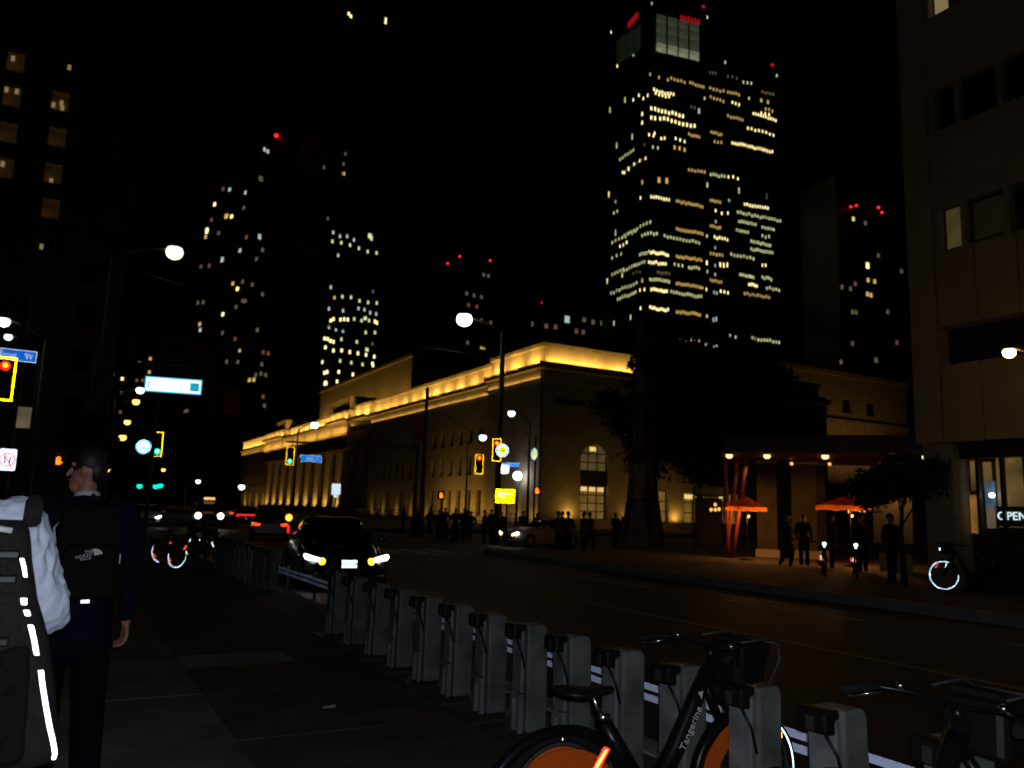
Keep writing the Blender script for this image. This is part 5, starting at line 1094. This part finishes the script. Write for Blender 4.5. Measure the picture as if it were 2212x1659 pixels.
for px, D in ((1700, 30), (1735, 31), (1795, 30), (1860, 29)): put(random.choice((0, 1, 2)), px, D, {1700: "leftmost dim patio guest beside the stone pillars", 1735: "dim patio guest before the widest stone pillar", 1795: "dim patio guest between the two shining bicycles", 1860: "dim patio guest right of the shining bicycles"}[px], "patio guests")
for px, D in ((40, 26), (90, 30)): put(1, px, D, "dim pedestrian far left beside the white shirt" if px < 60 else "dim pedestrian between the white shirt and suited man", "pedestrians on the left pavement", z=0)

# ------------------------------------------------------------------ trees
def tree(label, base, trunk, crowns, nleaf, ls, seed, gap=.35):
    rnd = np.random.default_rng(seed); T = thing("street_tree", label, "tree", base); b = Vector(base)
    tr = MB(); pts = [Vector(p) - b for p in trunk]; r = np.linspace(.22, .1, len(pts)) * (ls / .2)
    tr.tube(pts, list(r), 10)
    for c, rad in crowns:
        c = Vector(c) - b; mid_ = pts[-1].lerp(c, .5) + Vector((rnd.normal(0, .2), rnd.normal(0, .2), .1)); tr.tube([pts[-2].lerp(pts[-1], rnd.uniform(.1, 1)), mid_, c + Vector((0, 0, rad[2] * .3))], [.07 * ls / .2, .05 * ls / .2, .015], 7)
        for k in range(5):
            d = Vector(rnd.normal(0, 1, 3)); d.normalize(); tr.tube([mid_.lerp(c, .6), c + Vector((d.x * rad[0] * .7, d.y * rad[1] * .7, d.z * rad[2] * .7))], [.03 * ls / .2, .008], 5)
    tr.build("trunk", bark, T)
    vs, fs = [], []; tot = sum(q[1][0] * q[1][1] * q[1][2] for q in crowns)
    for c, rad in crowns:
        n = int(nleaf * rad[0] * rad[1] * rad[2] / tot); c = np.array(Vector(c) - b)
        nc = max(6, n // 26); cl = rnd.normal(0, 1, (nc, 3)); cl /= np.linalg.norm(cl, axis=1)[:, None]; cl *= rnd.uniform(.35, 1.05, (nc, 1)) ; cl = cl * np.array(rad) + c
        for i in range(n):
            p = cl[i % nc] + rnd.normal(0, .16 * min(rad) + ls * .6, 3)
            d = rnd.normal(0, 1, 3); d /= np.linalg.norm(d); e = np.cross(d, rnd.normal(0, 1, 3)); e /= np.linalg.norm(e); s = ls * rnd.uniform(.6, 1.3)
            o = len(vs); vs += [tuple(p - d * s), tuple(p + e * s * .45), tuple(p + d * s), tuple(p - e * s * .45)]; fs.append((o, o + 1, o + 2, o + 3))
    me = bpy.data.meshes.new("crown"); me.from_pydata(vs, [], fs); me.update(); o = obj("crown", me, leafm, T); return T
def atp(px, D): return pD(*px, D)
base = pD(1508, 1100, 47); base.z = FARZ
tree("large dark leafy tree hiding the right end of the station", base, [base, pD(1512, 1040, 47), pD(1510, 960, 47)],
     [(atp((1500, 850), 47), (2.9, 2.6, 2.6)), (atp((1580, 880), 46.5), (2.4, 2.2, 2.3)), (atp((1430, 930), 46), (1.6, 1.6, 1.5)), (atp((1530, 960), 47), (2.6, 2.4, 1.7)), (atp((1640, 900), 47.5), (1.5, 1.5, 1.7)), (atp((1600, 800), 48), (1.9, 1.8, 1.5)), (atp((1450, 780), 48), (1.6, 1.6, 1.3)), (atp((1560, 1010), 47), (2.4, 2, 1.1)), (atp((1400, 985), 46), (1.2, 1.2, 1.0)), (atp((1420, 860), 46.5), (1.5, 1.5, 1.6)), (atp((1680, 960), 47), (1.3, 1.3, 1.0)), (atp((1660, 830), 48), (1.3, 1.3, 1.2)), (atp((1310, 865), 47), (.85, .8, .65)), (atp((1330, 915), 47), (.75, .7, .6)), (atp((1345, 880), 47), (.9, .9, .8)), (atp((1290, 885), 47), (.5, .5, .4)), (atp((1370, 940), 47), (.8, .8, .7)), (atp((1392, 720), 44), (.75, .7, .9)), (atp((1378, 790), 42), (.5, .5, .9)), (atp((1400, 870), 43.5), (.9, .8, 1.0))], 54000, .18, 3)
b3 = pD(1947, 1100, 23.6); b3.z = FARZ
tree("young dark tree by the patio left of the shop", b3, [b3, pD(1946, 1150, 23.6), pD(1950, 1085, 23.6)], [(atp((1925, 1045), 23.6), (.8, .7, .45)), (atp((1985, 1035), 23.6), (.75, .7, .4)), (atp((1880, 1060), 23.8), (.5, .5, .5)), (atp((2015, 1020), 23.2), (.4, .4, .25))], 7500, .075, 8)
b4 = pD(185, 1100, 27); b4.z = 0
tree("dark street tree behind the suited man", b4, [b4, pD(186, 1040, 27), pD(190, 990, 27)], [(atp((185, 945), 27), (.8, .8, .9)), (atp((205, 975), 27), (.6, .6, .6)), (atp((165, 985), 27), (.5, .5, .5))], 3000, .09, 9)

# patchwork obelisk of triangular panels
ob = pD(1388, 1100, 43); ob.z = FARZ
O = thing("patchwork_obelisk", "tall tapering sculpture of grey and red triangular panels before the trees", "sculpture", ob)
def zat(py): return pD(1388, py, 43).z - FARZ
lev = [(0, 1.15), (zat(1080), .85), (zat(1000), .62), (zat(920), .5), (zat(860), .46), (zat(800), .44), (zat(740), .4), (zat(690), .34)]
cols = [mat("obelisk_grey", (.10, .095, .09), .8), mat("obelisk_pale", (.17, .15, .12), .8), mat("obelisk_dark", (.02, .02, .02), .8), mat("obelisk_red", (.2, .03, .02), .8), mat("obelisk_tan", (.16, .11, .06), .8)]
MB().lathe([(r * .93, z) for z, r in lev], n=10, smooth=False).build("core", mat("obelisk_core", (.02, .02, .02), .9), O)
rn = random.Random(4)
for i in range(len(lev) - 1):
    (z0, r0_), (z1, r1_) = lev[i], lev[i + 1]; n = 10; off = (i % 2) * .5
    for k in range(n):
        a = lambda q: 2 * pi * q / n
        A_ = Vector((r0_ * cos(a(k + off)), r0_ * sin(a(k + off)), z0)); B_ = Vector((r0_ * cos(a(k + 1 + off)), r0_ * sin(a(k + 1 + off)), z0)); C_2 = Vector((r1_ * cos(a(k + .5 + off)), r1_ * sin(a(k + .5 + off)), z1)); E_ = Vector((r1_ * cos(a(k + 1.5 + off)), r1_ * sin(a(k + 1.5 + off)), z1))
        for tri in ((A_, B_, C_2), (B_, E_, C_2)):
            g = sum(tri, Vector()) / 3; n2 = Vector((g.x, g.y, 0)).normalized() * .03; tt = [g + (v - g) * .93 for v in tri]
            MB().add([v for v in tt] + [v + n2 for v in tt], [(0, 2, 1), (3, 4, 5), (0, 1, 4, 3), (1, 2, 5, 4), (2, 0, 3, 5)]).build("panel", rn.choice(cols[:2] + cols[2:3] * 2 + cols), O)

# ------------------------------------------------------------------ patio, canopy, pillars
pillarm = mat("dark_stone", (.055, .045, .03), .9, 0, .3, 2)
cA, cB = pD(1560, 970, 34), pD(1905, 985, 34)
K = thing("entrance_canopy", "dark red canopy with row of small lamps on slanting orange struts", "canopy", (cA.x, cA.y, FARZ), math.atan2(cB.y - cA.y, cB.x - cA.x))
Lc = math.hypot(cB.x - cA.x, cB.y - cA.y)
MB().box((0, -.1, 4.22), (Lc + 2.5, 5, 4.9)).build("roof_slab", metal_d, K); MB().box((.0, -.14, 4.02), (Lc + .1, 4.5, 4.215)).build("fascia", redbeam, K)
zl = [0.3, 1.75, 3.9, 7.4]
for x in zl:
    MB().lathe([(.07, -.06), (.13, 0), (.13, .09)], (x, -.3, 4.0), 12).build("lamp", e_bulb, K); MB().lathe([(.12, .092), (.12, .2)], (x, -.3, 4.0), 12).build("lamp_housing", metal_d, K)
for x in (2.65, 4.1, 6.4): MB().ball((x, 1.2, 3.85), .07, 10, 6).build("pendant_lamp", e_bulbo, K)
for a, b in (((.05, .2, 0), (.62, .2, 4.0)), ((.35, .2, 0), (.95, .2, 4.0)), ((.2, .2, 0), (.1, .2, 4.0))): MB().tube([a, b], .09, 8).build("strut", redbeam, K)
light("canopy_downlight", 'SPOT', K.matrix_world @ Vector((0, 0, 0)) if False else (cA.x + .8, cA.y - .9, 3.9), 14, (1, .5, .15), None, spot_size=RAD(100), shadow_soft_size=.1)
for i, (px, w) in enumerate(((1655, .8), (1735, 1.0), (1765, .6))):
    p = pD(px, 1000, 36 + i * .5); o = thing("patio_pillar", ["square stone pillar left under the canopy", "widest stone pillar under the canopy", "slim stone pillar right under the canopy"][i], "pillar", (p.x, p.y, FARZ), to_cam(p))
    MB().box((-w / 2, -.3, .35), (w / 2, .3, 3.9)).build("shaft", pillarm, o, bevel=.02); MB().box((-w / 2 - .08, -.38, 0), (w / 2 + .08, .38, .345)).build("base", stone_d, o, bevel=.02)
    MB().box((-w / 2 - .05, -.35, 3.905), (w / 2 + .05, .35, 4.0)).build("capital", stone_d, o)
def umbrella(px, D, r, label):
    p = pD(*px, D); U = thing("patio_umbrella", label, "umbrella", (p.x, p.y, FARZ), RAD(20), "orange patio umbrellas"); h = p.z - FARZ
    MB().tube([(0, 0, 0), (0, 0, h + .1)], .025, 8).build("pole", metal_d, U); MB().lathe([(.28, 0), (.28, .06), (.05, .1)], n=16).build("base", metal_d, U)
    c = MB(); apex = Vector((0, 0, h)); n = 8; rim = [Vector((r * cos(2 * pi * k / n), r * sin(2 * pi * k / n), h - .42)) for k in range(n)]
    for k in range(n):
        a, b = rim[k], rim[(k + 1) % n]; m = (a + b) / 2 * .96; m.z = h - .40
        pts = [apex, a, m, b]; lo = [q - Vector((0, 0, .012)) for q in pts]; v0 = a - Vector((0, 0, .16)); v1 = b - Vector((0, 0, .16)); vm = m - Vector((0, 0, .15))
        MB().add(pts + lo, [(0, 1, 2, 3), (4, 7, 6, 5), (1, 5, 6, 2), (2, 6, 7, 3)]).add([a, m, b, v1, vm, v0], [(0, 1, 4, 5), (1, 2, 3, 4)]).build("canopy_panel", orangec, U)
        MB().tube([apex - Vector((0, 0, .03)), a - Vector((0, 0, .02))], .008, 5).build("rib", metal_d, U)
    light("umbrella_fill_light", 'POINT', (p.x, p.y, p.z - 1.0), 100, (1, .42, .10), U, shadow_soft_size=.12).location = (0.2, 0, h - .9)  # added point light that brightens the canvas from below, no heater here
    b_ = MB().ball((.2, 0, h - .75), .05, 10, 6).build("lamp", e_bulbo, U)
    return U
umbrella((1612, 1072), 33, .82, "left orange patio umbrella lit from below"); umbrella((1835, 1068), 32, 1.25, "right orange patio umbrella lit from below")
# table lamps / string lights
for i, px in enumerate([(1858, 1102), (1866, 1103), (1900, 1102), (1835, 1105), (1536, 1101), (1545, 1101), (1553, 1100), (1545, 1090)]):
    p = pD(*px, 33.5); o = thing("lantern", ["second amber lantern right of the big umbrella", "third amber lantern right of the big umbrella", "rightmost amber lantern on the patio", "amber lantern directly under the right umbrella", "leftmost amber lantern left of the orange struts", "middle amber lantern left of the orange struts", "right amber lantern left of the orange struts", "amber lantern above the row left of the struts"][i], "lantern", p, 0, "patio lanterns right" if i < 4 else "patio lanterns left")
    MB().ball((0, 0, 0), .06, 10, 6, (1, 1, 1.3)).build("globe", e_bulbo, o); MB().tube([(0, 0, .07), (0, 0, 1.9)], .004, 4).build("cord", metal_d, o); MB().lathe([(.03, .06), (.03, .09)], n=8).build("cap", metal_d, o)
# lit tan wall behind the patio
p = pD(1940, 1150, 30); w_ = thing("patio_wall", "tan plastered wall lit behind the lone pedestrian", "wall", (p.x, p.y, FARZ), to_cam(p))
MB().box((-.75, 0, .9), (.45, .3, 2.7)).build("upper_panel", panelc, w_, bevel=.02); MB().box((-.6, 0, 0), (.4, .3, .55)).build("lower_panel", panelc, w_, bevel=.02); MB().box((-.55, .05, .551), (.35, .29, .899)).build("rail", metal_d, w_)
light("wall_lamp_light", 'POINT', (0, 0, 0), 9, (1, .55, .18), w_, shadow_soft_size=.08).location = (0.05, -.7, 2.75)
MB().ball((.05, -.25, 2.85), .07, 10, 6).build("wall_lamp", lit("wall_lamp", (1, .6, .35), .8), w_); MB().tube([(.05, 0, 2.75), (.05, -.25, 2.8)], .015, 6).build("lamp_arm", metal_d, w_)
# grey glass awning
p = pD(1530, 1036, 40); a_ = thing("street_shelter", "dim grey glass shelter left of the orange struts", "shelter", (p.x, p.y, FARZ), to_cam(p))
MB().box((-.75, 0, 2.6), (.75, 1.4, 3.05)).build("roof", mat("shelter_grey", (.2, .2, .2), .5), a_, bevel=.1)
for x in (-.7, .7): MB().tube([(x, .1, 0), (x, .1, 2.6)], .04, 8).build("leg", metal_d, a_)
MB().box((-.65, .7, .3), (.65, .72, 2.5)).build("glass_panel", mat("shelter_glass", (.03, .03, .03), .6), a_)
# low hedge boxes / barrier rail before the station
bar_ = thing("crowd_barrier", "dark railing along the station forecourt behind the crowd", "railing", (44.0, 79, FARZ))
for k in range(20):
    y = k * 3.2
    MB().box((-.04, y, 0), (.04, y + .08, 1.3)).build("post", metal_d, bar_)
for z in (.35, .8, 1.25): MB().box((-.02, 0, z), (.02, 62, z + .07)).build("rail", metal_d, bar_)
# wall lantern on the station pavilion
p = pX(1118, 1028, 44.9); o = thing("wall_lantern", "large glowing round lantern on the station corner pavilion", "lantern", p)
MB().ball((0, 0, 0), .5, 16, 10).build("globe", e_white, o); MB().tube([(0, 0, -.5), (0, 0, -(p.z - FARZ))], [.12, .2], 10).build("post", metal_d, o); MB().lathe([(.2, .48), (.2, .55), (.03, .7)], n=12).build("finial", metal_d, o)
